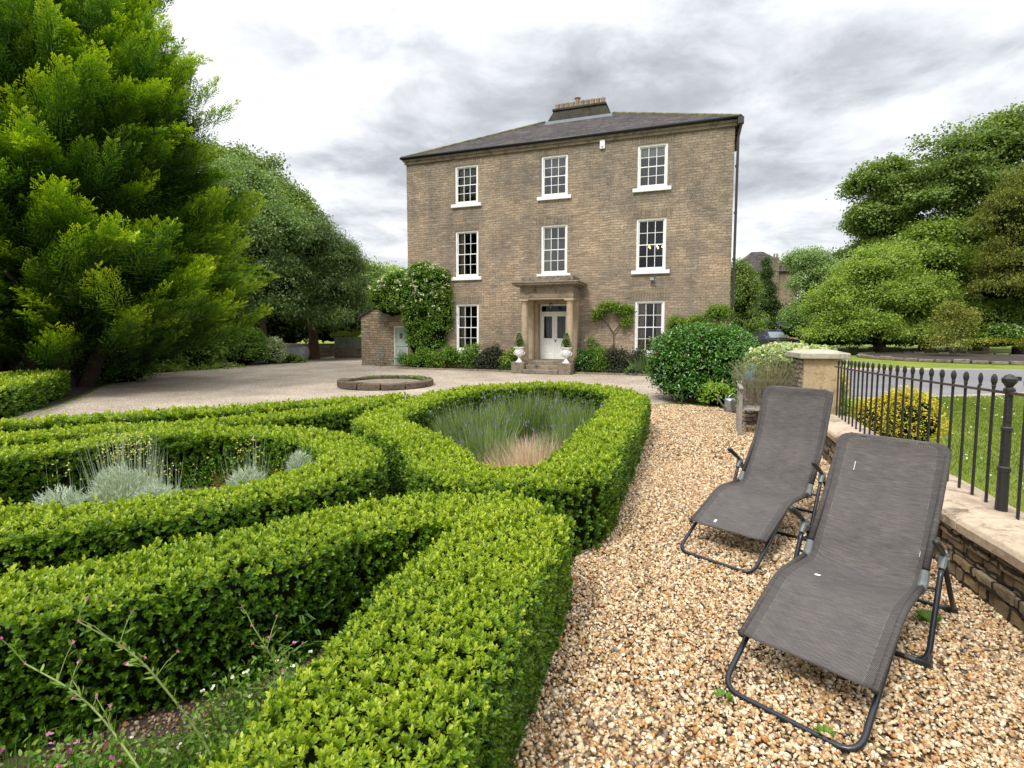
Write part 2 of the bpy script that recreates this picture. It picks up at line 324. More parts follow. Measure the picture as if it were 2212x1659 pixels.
# ------------------------------------------------------------------ object helpers
def link(o, parent=None):
    COL.objects.link(o)
    if parent is not None: o.parent = parent
    return o
def tag(o, label=None, cat=None, group=None, kind=None):
    if label: o['label'] = label
    if cat: o['category'] = cat
    if group: o['group'] = group
    if kind: o['kind'] = kind
    return o
def empty(name, loc=(0, 0, 0), rz=0, label=None, cat=None, group=None):
    o = bpy.data.objects.new(name, None); o.empty_display_size = .2; link(o); o.location = loc; o.rotation_euler = (0, 0, rz)
    return tag(o, label, cat, group)
class MB:
    def __init__(s): s.v = []; s.f = []; s.mi = []; s.uv = None
    def add(s, vs, fs, mi=0):
        k = len(s.v); s.v += [tuple(v) for v in vs]; s.f += [tuple(i+k for i in f) for f in fs]; s.mi += [mi]*len(fs); return s
    def box(s, x0, x1, y0, y1, z0, z1, mi=0, mat=None):
        vs = [Vector(p) for p in ((x0, y0, z0), (x1, y0, z0), (x1, y1, z0), (x0, y1, z0), (x0, y0, z1), (x1, y0, z1), (x1, y1, z1), (x0, y1, z1))]
        if mat is not None: vs = [mat @ v for v in vs]
        return s.add(vs, [(0, 3, 2, 1), (4, 5, 6, 7), (0, 1, 5, 4), (1, 2, 6, 5), (2, 3, 7, 6), (3, 0, 4, 7)], mi)
    def tube(s, pts, r, n=8, mi=0, cap=True):
        pts = [Vector(p) for p in pts]; m = len(pts); rs = r if isinstance(r, (list, tuple)) else [r]*m
        ref = None; vs = []
        for i, p in enumerate(pts):
            d = (pts[min(i+1, m-1)]-pts[max(i-1, 0)])
            if d.length < 1e-9: d = Vector((0, 0, 1))
            d.normalize()
            if ref is None: ref = d.orthogonal().normalized()
            ref = (ref-d*ref.dot(d))
            ref = ref.normalized() if ref.length > 1e-6 else d.orthogonal().normalized()
            b = d.cross(ref)
            for k in range(n):
                a = 2*math.pi*k/n; vs.append(p+(ref*math.cos(a)+b*math.sin(a))*rs[i])
        fs = [(i*n+k, i*n+(k+1) % n, (i+1)*n+(k+1) % n, (i+1)*n+k) for i in range(m-1) for k in range(n)]
        if cap: fs += [tuple(range(n-1, -1, -1)), tuple((m-1)*n+k for k in range(n))]
        return s.add(vs, fs, mi)
    def lathe(s, prof, n=20, c=(0, 0, 0), mi=0):
        vs = []; m = len(prof)
        for r, z in prof:
            for k in range(n):
                a = 2*math.pi*k/n; vs.append((c[0]+r*math.cos(a), c[1]+r*math.sin(a), c[2]+z))
        fs = [(i*n+k, i*n+(k+1) % n, (i+1)*n+(k+1) % n, (i+1)*n+k) for i in range(m-1) for k in range(n)]
        fs += [tuple(range(n-1, -1, -1)), tuple((m-1)*n+k for k in range(n))]
        return s.add(vs, fs, mi)
    def prism(s, poly, z0, z1, mi=0):
        n = len(poly); vs = [(x, y, z0) for x, y in poly]+[(x, y, z1) for x, y in poly]
        return s.add(vs, [tuple(range(n-1, -1, -1)), tuple(range(n, 2*n))]+[(i, (i+1) % n, n+(i+1) % n, n+i) for i in range(n)], mi)
    def build(s, name, mats, parent=None, smooth=False, bevel=0):
        me = bpy.data.meshes.new(name); me.from_pydata(s.v, [], s.f); me.update()
        for m in (mats if isinstance(mats, list) else [mats]): me.materials.append(m)
        me.polygons.foreach_set('material_index', s.mi)
        if s.uv is not None:
            l = me.uv_layers.new(name='UVMap'); idx = np.empty(len(me.loops), int); me.loops.foreach_get('vertex_index', idx)
            l.data.foreach_set('uv', np.array(s.uv)[idx].ravel())
        if smooth: me.polygons.foreach_set('use_smooth', [True]*len(me.polygons))
        o = bpy.data.objects.new(name, me); link(o, parent)
        if bevel:
            b = o.modifiers.new('bevel', 'BEVEL'); b.width = bevel; b.segments = 2; b.limit_method = 'ANGLE'; b.angle_limit = R(40)
        return o

def unit(a): return a/np.maximum(np.linalg.norm(a, axis=-1, keepdims=True), 1e-9)
T6 = np.array([(0, 0, 0), (.3, -.5, .13), (.72, -.40, .13), (1, 0, -.04), (.72, .40, .13), (.3, .5, .13)])
F6 = np.array([(0, 1, 2, 3), (0, 3, 4, 5)])
T4 = np.array([(0, 0, 0), (.45, -.5, .1), (1, 0, 0), (.45, .5, .1)]); F4 = np.array([(0, 1, 2, 3)])
class Leaves:
    """collects leaves (and solid extras) for ONE mesh"""
    def __init__(s): s.V = []; s.F = []; s.T = []; s.MI = []; s.n = 0
    def add(s, P, D, Nn, L, W, tone, simple=False, mi=0):
        n = len(P)
        if n == 0: return
        D = unit(D); S = unit(np.cross(D, Nn)); Nn = np.cross(S, D)
        T, F = (T4, F4) if simple else (T6, F6)
        L = np.broadcast_to(L, n)[:, None, None]; W = np.broadcast_to(W, n)[:, None, None]
        V = P[:, None, :]+D[:, None, :]*T[None, :, 0:1]*L+S[:, None, :]*T[None, :, 1:2]*W+Nn[:, None, :]*T[None, :, 2:3]*W
        k = len(T); F_ = (F[None]+(np.arange(n)*k)[:, None, None]+s.n).reshape(-1, 4)
        s.V.append(V.reshape(-1, 3)); s.F.append(F_); s.T.append(np.repeat(np.clip(tone, 0, 1), k)); s.MI.append(np.full(len(F_), mi)); s.n += n*k
    def solid(s, V, F, mi=1):
        V = np.asarray(V, float); F = np.asarray(F, int); s.V.append(V); s.F.append(F+s.n); s.T.append(np.zeros(len(V))); s.MI.append(np.full(len(F), mi)); s.n += len(V)
    def build(s, name, mats, parent=None, loc=None):
        V = np.concatenate(s.V); F = np.concatenate(s.F); T = np.concatenate(s.T); MI = np.concatenate(s.MI)
        if loc is not None: V = V-np.array(loc)
        me = bpy.data.meshes.new(name); nf = len(F)
        me.vertices.add(len(V)); me.vertices.foreach_set('co', V.astype(np.float32).ravel())
        me.loops.add(nf*4); me.loops.foreach_set('vertex_index', F.astype(np.int32).ravel())
        me.polygons.add(nf); me.polygons.foreach_set('loop_start', (np.arange(nf)*4).astype(np.int32))
        me.polygons.foreach_set('loop_total', np.full(nf, 4, np.int32))
        for m in mats: me.materials.append(m)
        me.polygons.foreach_set('material_index', MI.astype(np.int32))
        a = me.attributes.new('tone', 'FLOAT', 'POINT'); a.data.foreach_set('value', T.astype(np.float32))
        me.update(calc_edges=True); me.validate()
        o = bpy.data.objects.new(name, me); link(o, parent)
        if loc is not None: o.location = loc
        return o
def rdir(n): return unit(RNG.normal(size=(n, 3)))
_ws = [(unit(RNG.normal(size=3)), RNG.uniform(0, 6.28), RNG.uniform(.7, 1.5)) for _ in range(10)]
def wav(P, f):      # smooth pseudo-noise, about -1..1
    return sum(np.sin(P@d*f*k+ph) for d, ph, k in _ws)/4.5
def sphere_core(c, r, seg=12):
    V = []; F = []
    for i in range(seg+1):
        t = math.pi*i/seg
        for j in range(2*seg):
            p = math.pi*j/seg; d = np.array([math.sin(t)*math.cos(p), math.sin(t)*math.sin(p), math.cos(t)])
            k = 1+.10*math.sin(5*d[0]*3+c[0])*math.cos(4*d[1]*3)
            V.append(np.array(c)+d*np.array(r)*k)
    for i in range(seg):
        for j in range(2*seg): F.append((i*2*seg+j, (i+1)*2*seg+j, (i+1)*2*seg+(j+1) % (2*seg), i*2*seg+(j+1) % (2*seg)))
    return V, F
def crown(lv, lobes, n, per, cr, ll, lw, out=.5, droop=.2, tone=(.2, .5), inner=.55, simple=False, mi=0, zmin=None, flat=.7, core=0, topt=.25, sub=0):
    """leaf clumps through the volume of a set of ellipsoids (cx,cy,cz,rx,ry,rz)"""
    if sub:
        new = []
        for l in lobes:
            for _ in range(sub):
                dv = rdir(1)[0]; dv[2] = abs(dv[2])*.9-.25; f = RNG.uniform(.24, .44); g = RNG.uniform(.60, 1.0)
                new.append((l[0]+dv[0]*l[3]*g, l[1]+dv[1]*l[4]*g, l[2]+dv[2]*l[5]*g, l[3]*f, l[4]*f, l[5]*f*.8))
            for _ in range(sub//2):
                dv = rdir(1)[0]; dv[2] = abs(dv[2])*1.1-.25; g = RNG.uniform(.98, 1.22); f = RNG.uniform(.10, .18); new.append((l[0]+dv[0]*l[3]*g, l[1]+dv[1]*l[4]*g, l[2]+dv[2]*l[5]*g, l[3]*f*1.4, l[4]*f*1.4, l[5]*f))
            if core: lv.solid(*sphere_core(l[:3], np.array(l[3:6])*core), mi=1)
        lobes = list(lobes)+new+new; core = 0
    L = np.array(lobes, float); wgt = (L[:, 3]*L[:, 5]); wgt /= wgt.sum()
    k = RNG.choice(len(L), n, p=wgt); d = rdir(n); d[:, 2] = np.where(d[:, 2] < -.55, -d[:, 2], d[:, 2])
    rad = (inner+(1-inner)*RNG.random(n)**.55)
    c = L[k, :3]; r = L[k, 3:6]; P = c+d*r*rad[:, None]*(1+.13*wav(c+d*r, 2.2/np.mean(r)*2))[:, None]
    if zmin is not None: P[:, 2] = np.maximum(P[:, 2], zmin)
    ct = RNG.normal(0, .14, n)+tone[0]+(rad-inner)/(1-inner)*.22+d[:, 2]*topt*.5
    PP = np.repeat(P, per, 0)+RNG.normal(size=(n*per, 3))*np.array([cr, cr, cr*flat])
    dd = np.repeat(d, per, 0)*out+rdir(n*per)*.9; dd[:, 2] -= droop
    nn = np.repeat(d, per, 0)*.5+np.array([0, 0, .8])+rdir(n*per)*.5
    t = np.repeat(ct, per)+RNG.random(n*per)*tone[1]
    if zmin is not None: PP[:, 2] = np.maximum(PP[:, 2], zmin*.7)
    sc = RNG.uniform(.7, 1.25, n*per)
    lv.add(PP, dd, nn, ll*sc, lw*sc, t, simple, mi)
    if core:
        for l in L: lv.solid(*sphere_core(l[:3], l[3:6]*core), mi=1)
    return P
def limbs(mb, base, top, r0, targets, r1=.03, n=7, wob=.15):
    base = Vector(base); top = Vector(top)
    pts = [base.lerp(top, t)+Vector((random.uniform(-1, 1), random.uniform(-1, 1), 0))*wob*(0 < t < 1) for t in [i/6 for i in range(7)]]
    mb.tube(pts, [r0*(1.25 if i == 0 else 1-.13*i) for i in range(7)], n)
    for i, t in enumerate(targets):
        j = 2+i % 4; a = pts[j]; b = Vector(t); m1 = a.lerp(b, .35)+Vector((0, 0, .15*(b-a).length)); m2 = a.lerp(b, .7)+Vector((0, 0, .1*(b-a).length))
        ra = r0*(1-.13*j)*.5; mb.tube([a, m1, m2, b], [ra, ra*.75, ra*.45, r1*.5], 5)

def catmull(pts, closed, step=.05):
    P = [np.array(p, float) for p in pts]; n = len(P); out = []
    rng = range(n) if closed else range(n-1)
    for i in rng:
        if closed: a, b, c, d = P[i-1], P[i], P[(i+1) % n], P[(i+2) % n]
        else: a, b, c, d = P[max(i-1, 0)], P[i], P[i+1], P[min(i+2, n-1)]
        m = max(2, int(np.linalg.norm(c-b)/step))
        for k in range(m):
            t = k/m; out.append(.5*((2*b)+(-a+c)*t+(2*a-5*b+4*c-d)*t*t+(-a+3*b-3*c+d)*t**3))
    if not closed: out.append(P[-1])
    return np.array(out)
def hedge_into(lv, pts, width, h, closed=False, leaf=.021, dens=15500, caps=True, depth=.07, ref=3.0):
    C = catmull(pts, closed); m = len(C)
    if closed: nx = np.roll(C, -4, 0)-np.roll(C, 4, 0)
    else: q_ = np.arange(m); nx = C[np.minimum(q_+4, m-1)]-C[np.maximum(q_-4, 0)]
    T = unit(np.c_[nx, np.zeros(m)])[:, :2]; Nr = np.c_[T[:, 1], -T[:, 0]]
    # --- solid inside
    hw_ = width/2-depth; prof = [(-hw_, 0), (-hw_, h-depth-.05), (-hw_*.8, h-depth), (hw_*.8, h-depth), (hw_, h-depth-.05), (hw_, 0)]
    idx = list(range(0, m, 4))+([] if closed else [m-1]); V = []; F = []
    for i in idx:
        for o, z in prof: V.append((C[i][0]+Nr[i][0]*o, C[i][1]+Nr[i][1]*o, z))
    K = len(prof); q = len(idx)
    for a in range(q if closed else q-1):
        b = (a+1) % q
        for k in range(K-1): F.append((a*K+k, b*K+k, b*K+k+1, a*K+k+1))
    if not closed:
        for a in (0, q-1): F.append((a*K, a*K+1, a*K+4, a*K+5)); F.append((a*K+1, a*K+2, a*K+3, a*K+4))
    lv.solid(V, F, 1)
    # --- sprigs
    seg = np.linalg.norm(np.roll(C, -1, 0)-C, axis=1)
    if not closed: seg[-1] = 0
    dist = np.maximum(np.hypot(C[:, 0], C[:, 1]), .9); sz = np.maximum(1, dist/ref)**.72
    per = 2*h+width; cnt = seg*per*dens/sz**2/7; tot = int(cnt.sum()); i = RNG.choice(m, tot, p=cnt/cnt.sum())
    q = RNG.random(tot)*per; side = np.where(q < h, -1, np.where(q > h+width, 1, 0))
    off = np.where(side == -1, -width/2, np.where(side == 1, width/2, q-h-width/2)); z = np.where(side == -1, q, np.where(side == 1, per-q, h))
    # round the shoulders
    rc = .07; e = width/2-np.abs(off); top = side == 0
    z = np.where(top & (e < rc), h-(rc-e)*.45, z)
    hz = h-z; off = np.where((~top) & (hz < rc), np.sign(off)*(np.abs(off)-(rc-hz)*.4), off)
    jit = RNG.random(tot)
    Cx = C[i]+T[i]*((jit*seg[i])[:, None]); Pn = np.c_[Nr[i]*np.sign(off)[:, None], np.zeros(tot)]
    sidef = np.where(top, np.clip(1-e/rc, 0, 1)*.7, 1-np.clip(1-hz/rc, 0, 1)*.5)
    Out = unit(Pn*sidef[:, None]+np.array([0, 0, 1.])*(1-sidef*.92)[:, None])
    P = np.c_[Cx+Nr[i]*off[:, None], z]
    und = wav(P, 4.5)*.018+wav(P, 13)*.010
    dep = RNG.random(tot)**1.5*depth*1.2-.012; P = P+Out*(und-dep+RNG.normal(0, .007, tot))[:, None]
    taper = (~top)*.03*np.clip(1-z/h, 0, 1); P[:, :2] -= Pn[:, :2]*taper[:, None]
    if not closed and caps:
        for end, sgn in ((0, -1), (m-1, 1)):
            if dist[end] > 14: continue
            n = int(width*h*dens/sz[end]**2/7); o = (RNG.random(n)-.5)*width; zz = RNG.random(n)*h
            tt = np.c_[np.tile(T[end]*sgn, (n, 1)), np.zeros(n)]
            P2 = np.c_[C[end]+Nr[end]*o[:, None], zz]+tt*(.02-RNG.random(n)**1.5*depth)[:, None]
            P = np.r_[P, P2]; Out = np.r_[Out, tt]; top = np.r_[top, np.zeros(n, bool)]; dep = np.r_[dep, RNG.random(n)*depth]; i = np.r_[i, np.full(n, end)]; hz = np.r_[hz, h-zz]
    n = len(P); S = sz[i]; stem = unit(Out*.8+np.array([0, 0, .55])+rdir(n)*.38)
    # a few shoots stand proud on top
    shoot = top & (RNG.random(n) < .07) if len(top) == n else np.zeros(n, bool)
    P = P+stem*(shoot*.036)[:, None]
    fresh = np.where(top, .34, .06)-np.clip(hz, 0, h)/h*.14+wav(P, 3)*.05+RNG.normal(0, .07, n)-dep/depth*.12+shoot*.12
    a0 = RNG.random(n)*6.28; U = unit(np.cross(stem, np.array([.3, .2, .93]))); Wv = np.cross(stem, U)
    for j in range(7):
        a = a0+(j//2)*1.57+(j % 2)*3.14+RNG.normal(0, .25, n); rad = U*np.cos(a)[:, None]+Wv*np.sin(a)[:, None]
        tl = R(64)-j*.12+RNG.normal(0, .15, n)
        D = stem*np.cos(tl)[:, None]+rad*np.sin(tl)[:, None]; Nn = stem*np.sin(tl)[:, None]-rad*np.cos(tl)[:, None]
        ln = leaf*S*RNG.uniform(.75, 1.15, n)*(1 if j < 5 else .75)
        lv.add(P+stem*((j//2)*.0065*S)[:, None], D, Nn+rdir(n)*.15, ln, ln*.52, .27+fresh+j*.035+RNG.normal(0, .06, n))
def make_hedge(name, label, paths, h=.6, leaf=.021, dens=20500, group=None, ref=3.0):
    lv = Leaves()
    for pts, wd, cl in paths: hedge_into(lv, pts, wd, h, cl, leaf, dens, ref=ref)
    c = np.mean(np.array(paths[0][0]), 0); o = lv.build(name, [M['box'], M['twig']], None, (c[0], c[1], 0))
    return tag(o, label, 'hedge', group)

# ================================================================== SETTING: ground sheets
def sheet(name, poly, z, mat):
    bm = bmesh.new(); vs = [bm.verts.new((x, y, 0)) for x, y in poly]; f = bm.faces.new(vs)
    if f.normal.z < 0: f.normal_flip()
    bmesh.ops.triangulate(bm, faces=[f]); me = bpy.data.meshes.new(name); bm.to_mesh(me); bm.free(); me.materials.append(mat)
    o = bpy.data.objects.new(name, me); link(o); o.location = (0, 0, z); tag(o, kind='structure'); return o
sheet('ground', [(-700, -60), (700, -60), (700, 1400), (-700, 1400)], -.012, M['lawn'])
fl = floor_at
left_edge = [fl(95, 885), fl(150, 868), fl(230, 832), fl(330, 806), fl(450, 795), fl(600, 783), fl(680, 776), fl(720, 770)]
sheet('courtyard', [(-30, 1), (-16, 8), *left_edge, (-10, 40), (3, 40), (10, 27), (24, 25), (24, 15.5), (7.2, 14.2), (4, 13.4), (2.6, 12.5), (2.5, 9), (0, 6), (-2, 1)], -.008, M['court'])
sheet('path', [(-6, -3), (5, -3), (3.2, 2.6), (3.35, 3.3), (3.6, 4.5), (4.35, 7.0), (5.1, 9.0), (5.8, 12.2), (4.2, 13.1), (2.75, 13.2), (1.9, 12.0), (-2.4, 10.8), (-8.5, 7.5), (-6, 3)], -.004, M['path'])
sheet('road', [(9.5, 14.6), (13, 15.2), (20, 17.0), (90, 19), (90, 27), (28, 24.8), (16, 24.6), (9, 27), (7.5, 24)], -.004, M['asphalt'])
sheet('soil', [(-8, 0), (-.6, 0), (-.2, 3.2), (-1.0, 3.4), (-5, 2)], 0, M['soil'])
sheet('soil', [(.3, 4.6), (1.6, 8.0), (1.7, 10.4), (.6, 11.1), (-.5, 10.8), (-1.4, 7.5), (-.4, 5)], 0, M['soil'])
sheet('soil', [(-5, 4.2), (-3.2, 3.6), (-1.9, 4.2), (-1.8, 5.3), (-3, 6.3), (-4.4, 6)], 0, M['soil'])
sheet('soil', [(-6.3, 6.4), (-3.6, 7.6), (-2.4, 9.6), (-4.4, 8.6), (-6.6, 7.4)], 0, M['soil'])
hb = lambda a, b: tuple(hw(a, b))[:2]
sheet('soil', [hb(-7.4, -1.2), hb(-1.4, -1.2), hb(-1.4, .05), hb(-7.4, .05)], 0, M['soil'])
sheet('soil', [hb(1.25, -1.2), hb(7.3, -1.2), hb(7.3, .05), hb(1.25, .05)], 0, M['soil'])
sheet('soil', [(-60, 8), (-17, 11), *[(x-.2, y+.1) for x, y in left_edge], (-12, 44), (-60, 44)], -.002, M['soil'])

# ================================================================== HOUSE
house = empty('stone_house', H0, HROT, 'tall three storey stone house with slate hipped roof and white sash windows', 'house')
WS0, WS1, WH, WD = -7.45, 7.3, 10.0, 10.6
cols_ = [(-4.86, -3.67), (-.62, .59), (3.56, 4.78)]
rows_ = [(.85, 3.08), (4.33, 6.50), (7.72, 9.50)]
door_op = (-.72, .66, .5, 3.0)
ops = [(a, b, c, d) for a, b in cols_ for c, d in rows_ if not (a < 0 < b and c < 1)]+[door_op]
mb = MB(); REC = .11
xs = sorted({WS0, WS1, *[v for o in ops for v in o[:2]]}); zs = sorted({0, WH, *[v for o in ops for v in o[2:]]})
for i in range(len(xs)-1):
    for j in range(len(zs)-1):
        a, b, c, d = xs[i], xs[i+1], zs[j], zs[j+1]; mx_, mz = (a+b)/2, (c+d)/2
        if any(o[0] < mx_ < o[1] and o[2] < mz < o[3] for o in ops): continue
        mb.add([(a, 0, c), (b, 0, c), (b, 0, d), (a, 0, d)], [(0, 1, 2, 3)])
for a, b, c, d in ops:      # reveals
    e = .38
    mb.add([(a, 0, c), (a, e, c), (a, e, d), (a, 0, d)], [(0, 1, 2, 3)]); mb.add([(b, 0, c), (b, e, c), (b, e, d), (b, 0, d)], [(3, 2, 1, 0)])
    mb.add([(a, 0, d), (b, 0, d), (b, e, d), (a, e, d)], [(0, 1, 2, 3)]); mb.add([(a, 0, c), (b, 0, c), (b, e, c), (a, e, c)], [(3, 2, 1, 0)])
for q in ([(WS0, 0), (WS0, WD)], [(WS0, WD), (WS1, WD)], [(WS1, WD), (WS1, 0)]):
    (a, b), (c, d) = q; mb.add([(a, b, 0), (c, d, 0), (c, d, WH), (a, b, WH)], [(3, 2, 1, 0)])
mb.build('wall', M['stone'], house)
# dark rooms behind the openings, so daylight does not run through the shell
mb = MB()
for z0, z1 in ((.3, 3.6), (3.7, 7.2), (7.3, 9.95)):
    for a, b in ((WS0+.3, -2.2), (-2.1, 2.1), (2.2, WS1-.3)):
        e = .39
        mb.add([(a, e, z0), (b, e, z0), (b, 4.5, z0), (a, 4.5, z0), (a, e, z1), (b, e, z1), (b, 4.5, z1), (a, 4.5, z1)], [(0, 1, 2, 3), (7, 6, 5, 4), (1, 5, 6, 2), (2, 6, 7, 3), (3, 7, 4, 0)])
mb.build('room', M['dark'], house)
# stone eaves course and gutter
mb = MB(); mb.box(WS0-.06, WS1+.06, -.09, -.002, WH-.20, WH+.02); mb.box(WS0-.12, WS1+.12, -.15, -.092, WH-.08, WH+.02)
mb.build('eaves_course', M['ashdirty'], house, bevel=.01)
EZ = WH+.10
mb = MB(); mb.tube([(WS0-.19, -.23, EZ-.02), (WS1+.20, -.23, EZ-.02)], .055, 8); mb.box(WS0-.17, WS1+.18, -.18, -.155, EZ-.09, EZ-.02)
mb.tube([(WS1+.20, -.23, EZ-.02), (WS1+.20, 4, EZ-.02)], .055, 8); mb.tube([(WS0-.19, -.23, EZ-.02), (WS0-.19, 3, EZ-.02)], .055, 8)
mb.build('gutter', M['gutter'], house, smooth=True)
mb = MB(); mb.box(WS1+.08, WS1+.30, -.31, -.09, EZ-.30, EZ-.06); mb.tube([(WS1+.24, -.24, EZ-.2), (WS1+.12, -.10, EZ-.75), (WS1+.10, -.08, 0.1)], .05, 8)
for z in (8.2, 6.4, 4.6, 2.8, 1.2): mb.tube([(WS1+.10, -.08, z), (WS1+.10, -.08, z+.09)], .066, 8)
mb.build('downpipe', plain('brown_black_pipe', (.035, .026, .02), .5), house)
# hipped roof with a short ridge
RZ = 13.0; RY = 5.3; RX0, RX1 = -2.0, 1.65; ov = .17
rc_ = [(WS0-ov, -ov, EZ), (WS1+ov, -ov, EZ), (WS1+ov, WD+ov, EZ), (WS0-ov, WD+ov, EZ)]; r0 = (RX0, RY, RZ); r1 = (RX1, RY, RZ)
mb = MB(); mb.add(rc_+[r0, r1], [(0, 1, 5, 4), (1, 2, 5), (2, 3, 4, 5), (3, 0, 4), (3, 2, 1, 0)])
roof = mb.build('roof', M['slate'], house)
def hip(a, b, r=.07):
    a = Vector(a); b = Vector(b); m = MB(); n = int((b-a).length/.45)
    for i in range(n):
        p = a.lerp(b, i/n); q = a.lerp(b, (i+.97)/n); m.tube([p, q], [r, r*.92], 6)
    return m
for a, b in ((rc_[0], r0), (rc_[1], r1), (rc_[2], r1), (rc_[3], r0)):
    hip(a, b, .085).build('hip_tile', plain('mossy_tile', (.15, .14, .07), .95, 0, .5, 3, .6), roof)
# ---- chimney stack with ten pots across the ridge
def stack_prof(z, s0, s1, y0, y1): return [(s0, y0, z), (s1, y0, z), (s1, y1, z), (s0, y1, z)]
def loft(rings, mb, mi=0):
    vs = [p for r in rings for p in r]; n = 4; fs = [(0, 3, 2, 1)]
    for i in range(len(rings)-1):
        for k in range(n): fs.append((i*n+k, i*n+(k+1) % n, (i+1)*n+(k+1) % n, (i+1)*n+k))
    fs.append(tuple((len(rings)-1)*n+k for k in range(n))); mb.add(vs, fs, mi)
ch = MB(); loft([stack_prof(12.2, -1.70, 1.70, 4.55, 6.05), stack_prof(12.78, -1.66, 1.65, 4.6, 6.0), stack_prof(13.27, -1.38, 1.33, 4.72, 5.88)], ch)
loft([stack_prof(13.27, -1.44, 1.39, 4.65, 5.95), stack_prof(13.37, -1.44, 1.39, 4.65, 5.95), stack_prof(13.42, -1.36, 1.31, 4.75, 5.85)], ch)
chim = ch.build('chimney', M['stack'], roof, bevel=.02)
mb = MB(); loft([stack_prof(12.46, -1.80, 1.79, 4.38, 5.2), stack_prof(12.72, -1.74, 1.72, 4.53, 5.3)], mb); mb.build('lead_flashing', M['lead'], roof)
for k in range(10):
    s = -1.22+k*.267; m = MB(); hh = .31 if k != 4 else .42
    m.lathe([(.10, 0), (.115, .05), (.11, hh-.1), (.125, hh-.06), (.125, hh), (.085, hh), (.085, hh-.12)], 14, (s, 4.95, 13.39))
    if k == 4: m.lathe([(.16, hh+.02), (.17, hh+.05), (.06, hh+.13)], 14, (s, 4.95, 13.39))
    m.build('chimney_pot', M['pot'], chim, smooth=True)
# ---- sash windows
def sash_window(a, b, c, d, idx, glass_m, curt):
    w_ = MB(); y = REC-.06; fr = .088
    w_.box(a, a+fr, y, y+.14, c, d); w_.box(b-fr, b, y, y+.14, c, d); w_.box(a+fr, b-fr, y, y+.14, d-fr, d); w_.box(a+fr, b-fr, y, y+.14, c, c+.06)
    win = w_.build('window', M['white'], house, bevel=.006)
    s = MB(); s.box(a-.17, b+.17, -.10, REC-.065, c-.15, c-.002); s.build('sill', M['white'], win, bevel=.008)
    ia, ib, ic, id_ = a+fr+.002, b-fr-.002, c+.062, d-fr-.002; mid = (ic+id_)/2; st = .04
    for lo, hi, yy, nm in ((mid-.02, id_, y+.055, 'upper_sash'), (ic, mid+.02, y+.02, 'lower_sash')):
        m = MB(); t = .032
        bot = .075 if nm == 'lower_sash' else .04; tp = .04
        m.box(ia, ia+st, yy, yy+t, lo, hi); m.box(ib-st, ib, yy, yy+t, lo, hi); m.box(ia+st, ib-st, yy, yy+t, lo, lo+bot); m.box(ia+st, ib-st, yy, yy+t, hi-tp, hi)
        gw = (ib-ia-2*st)/3; gz = (lo+bot+hi-tp)/2
        for k in (1, 2):
            x = ia+st+gw*k; m.box(x-.013, x+.013, yy+.004, yy+t-.004, lo+bot, hi-tp)
        for k in range(3):
            x0 = ia+st+gw*k+(.011 if k else 0); x1 = ia+st+gw*(k+1)-(.011 if k < 2 else 0); m.box(x0, x1, yy+.004, yy+t-.004, gz-.011, gz+.011)
        sh = m.build(nm, M['white'], win)
        g = MB(); g.add([(ia+st, yy+t/2, lo+bot), (ib-st, yy+t/2, lo+bot), (ib-st, yy+t/2, hi-tp), (ia+st, yy+t/2, hi-tp)], [(0, 1, 2, 3)])
        g.build('pane', glass_m, win)
    l = MB(); l.add([(a-.2, -.004, d+.002), (b+.2, -.004, d+.002), (b+.28, -.004, d+.34), (a-.28, -.004, d+.34)], [(0, 1, 2, 3)])
    l.add([(a-.2, -.004, d+.002), (b+.2, -.004, d+.002), (b+.2, .05, d+.002), (a-.2, .05, d+.002)], [(0, 3, 2, 1)])
    l.build('lintel', M['lintel'], win)
    def drape(x0, x1, z0, z1):
        m = MB(); n = 14; vs = []
        for i in range(n+1):
            x = x0+(x1-x0)*i/n; yy = .32+.03*math.sin(i*1.9)
            vs += [(x, yy, z0), (x, yy, z1)]
        m.add(vs, [(2*i, 2*i+2, 2*i+3, 2*i+1) for i in range(n)]); m.build('curtain', M['curtain'], win, smooth=True)
    if 'L' in curt: drape(ia, ia+.30, ic, id_)
    if 'R' in curt: drape(ib-.26, ib, ic, id_)
    if 'B' in curt:
        m = MB(); m.box(ia, ib, .26, .27, id_-.42, id_); m.build('blind', M['blind'], win)
    if 'S' in curt:     # swagged blind
        m = MB(); n = 16; vs = []
        for i in range(n+1):
            t = i/n; x = ia+(ib-ia)*t; vs += [(x, .28+.02*math.sin(i*2), id_), (x, .28+.02*math.sin(i*2.1), id_-.38-.32*math.sin(math.pi*t))]
        m.add(vs, [(2*i, 2*i+2, 2*i+3, 2*i+1) for i in range(n)]); m.build('blind', plain('swag_cloth', (.25, .24, .22), .9, 0, .2, 3), win)
    return win
cur = {(0, 0): 'L', (0, 1): 'L', (0, 2): 'LS', (1, 1): 'L', (1, 2): 'S', (2, 0): 'LR', (2, 1): '', (2, 2): 'B'}
for i, (a, b) in enumerate(cols_):
    for j, (c, d) in enumerate(rows_):
        if i == 1 and j == 0: continue
        br_ = (i == 1 or (i, j) == (2, 2)); wn = sash_window(a, b, c, d, (i, j), M['glass_bright'] if br_ else M['glass'], cur[(i, j)])
        if (i, j) == (2, 1): wn['label'] = 'first floor window with small lit bulbs of a chandelier inside'
        if (i, j) == (2, 2): wn['label'] = 'top floor window with white blind half lowered'
ch_ = empty('chandelier', hw(4.25, 1.2, 5.3), HROT, 'small lit chandelier seen through the right hand first floor window', 'chandelier')
m = MB(); m.tube([(0, 0, 1.6), (0, 0, .1)], .012, 6)
for k in range(5):
    a = k*1.256; m.tube([(0, 0, .1), (.18*math.cos(a), .18*math.sin(a), 0), (.30*math.cos(a), .30*math.sin(a), .12)], .010, 5)
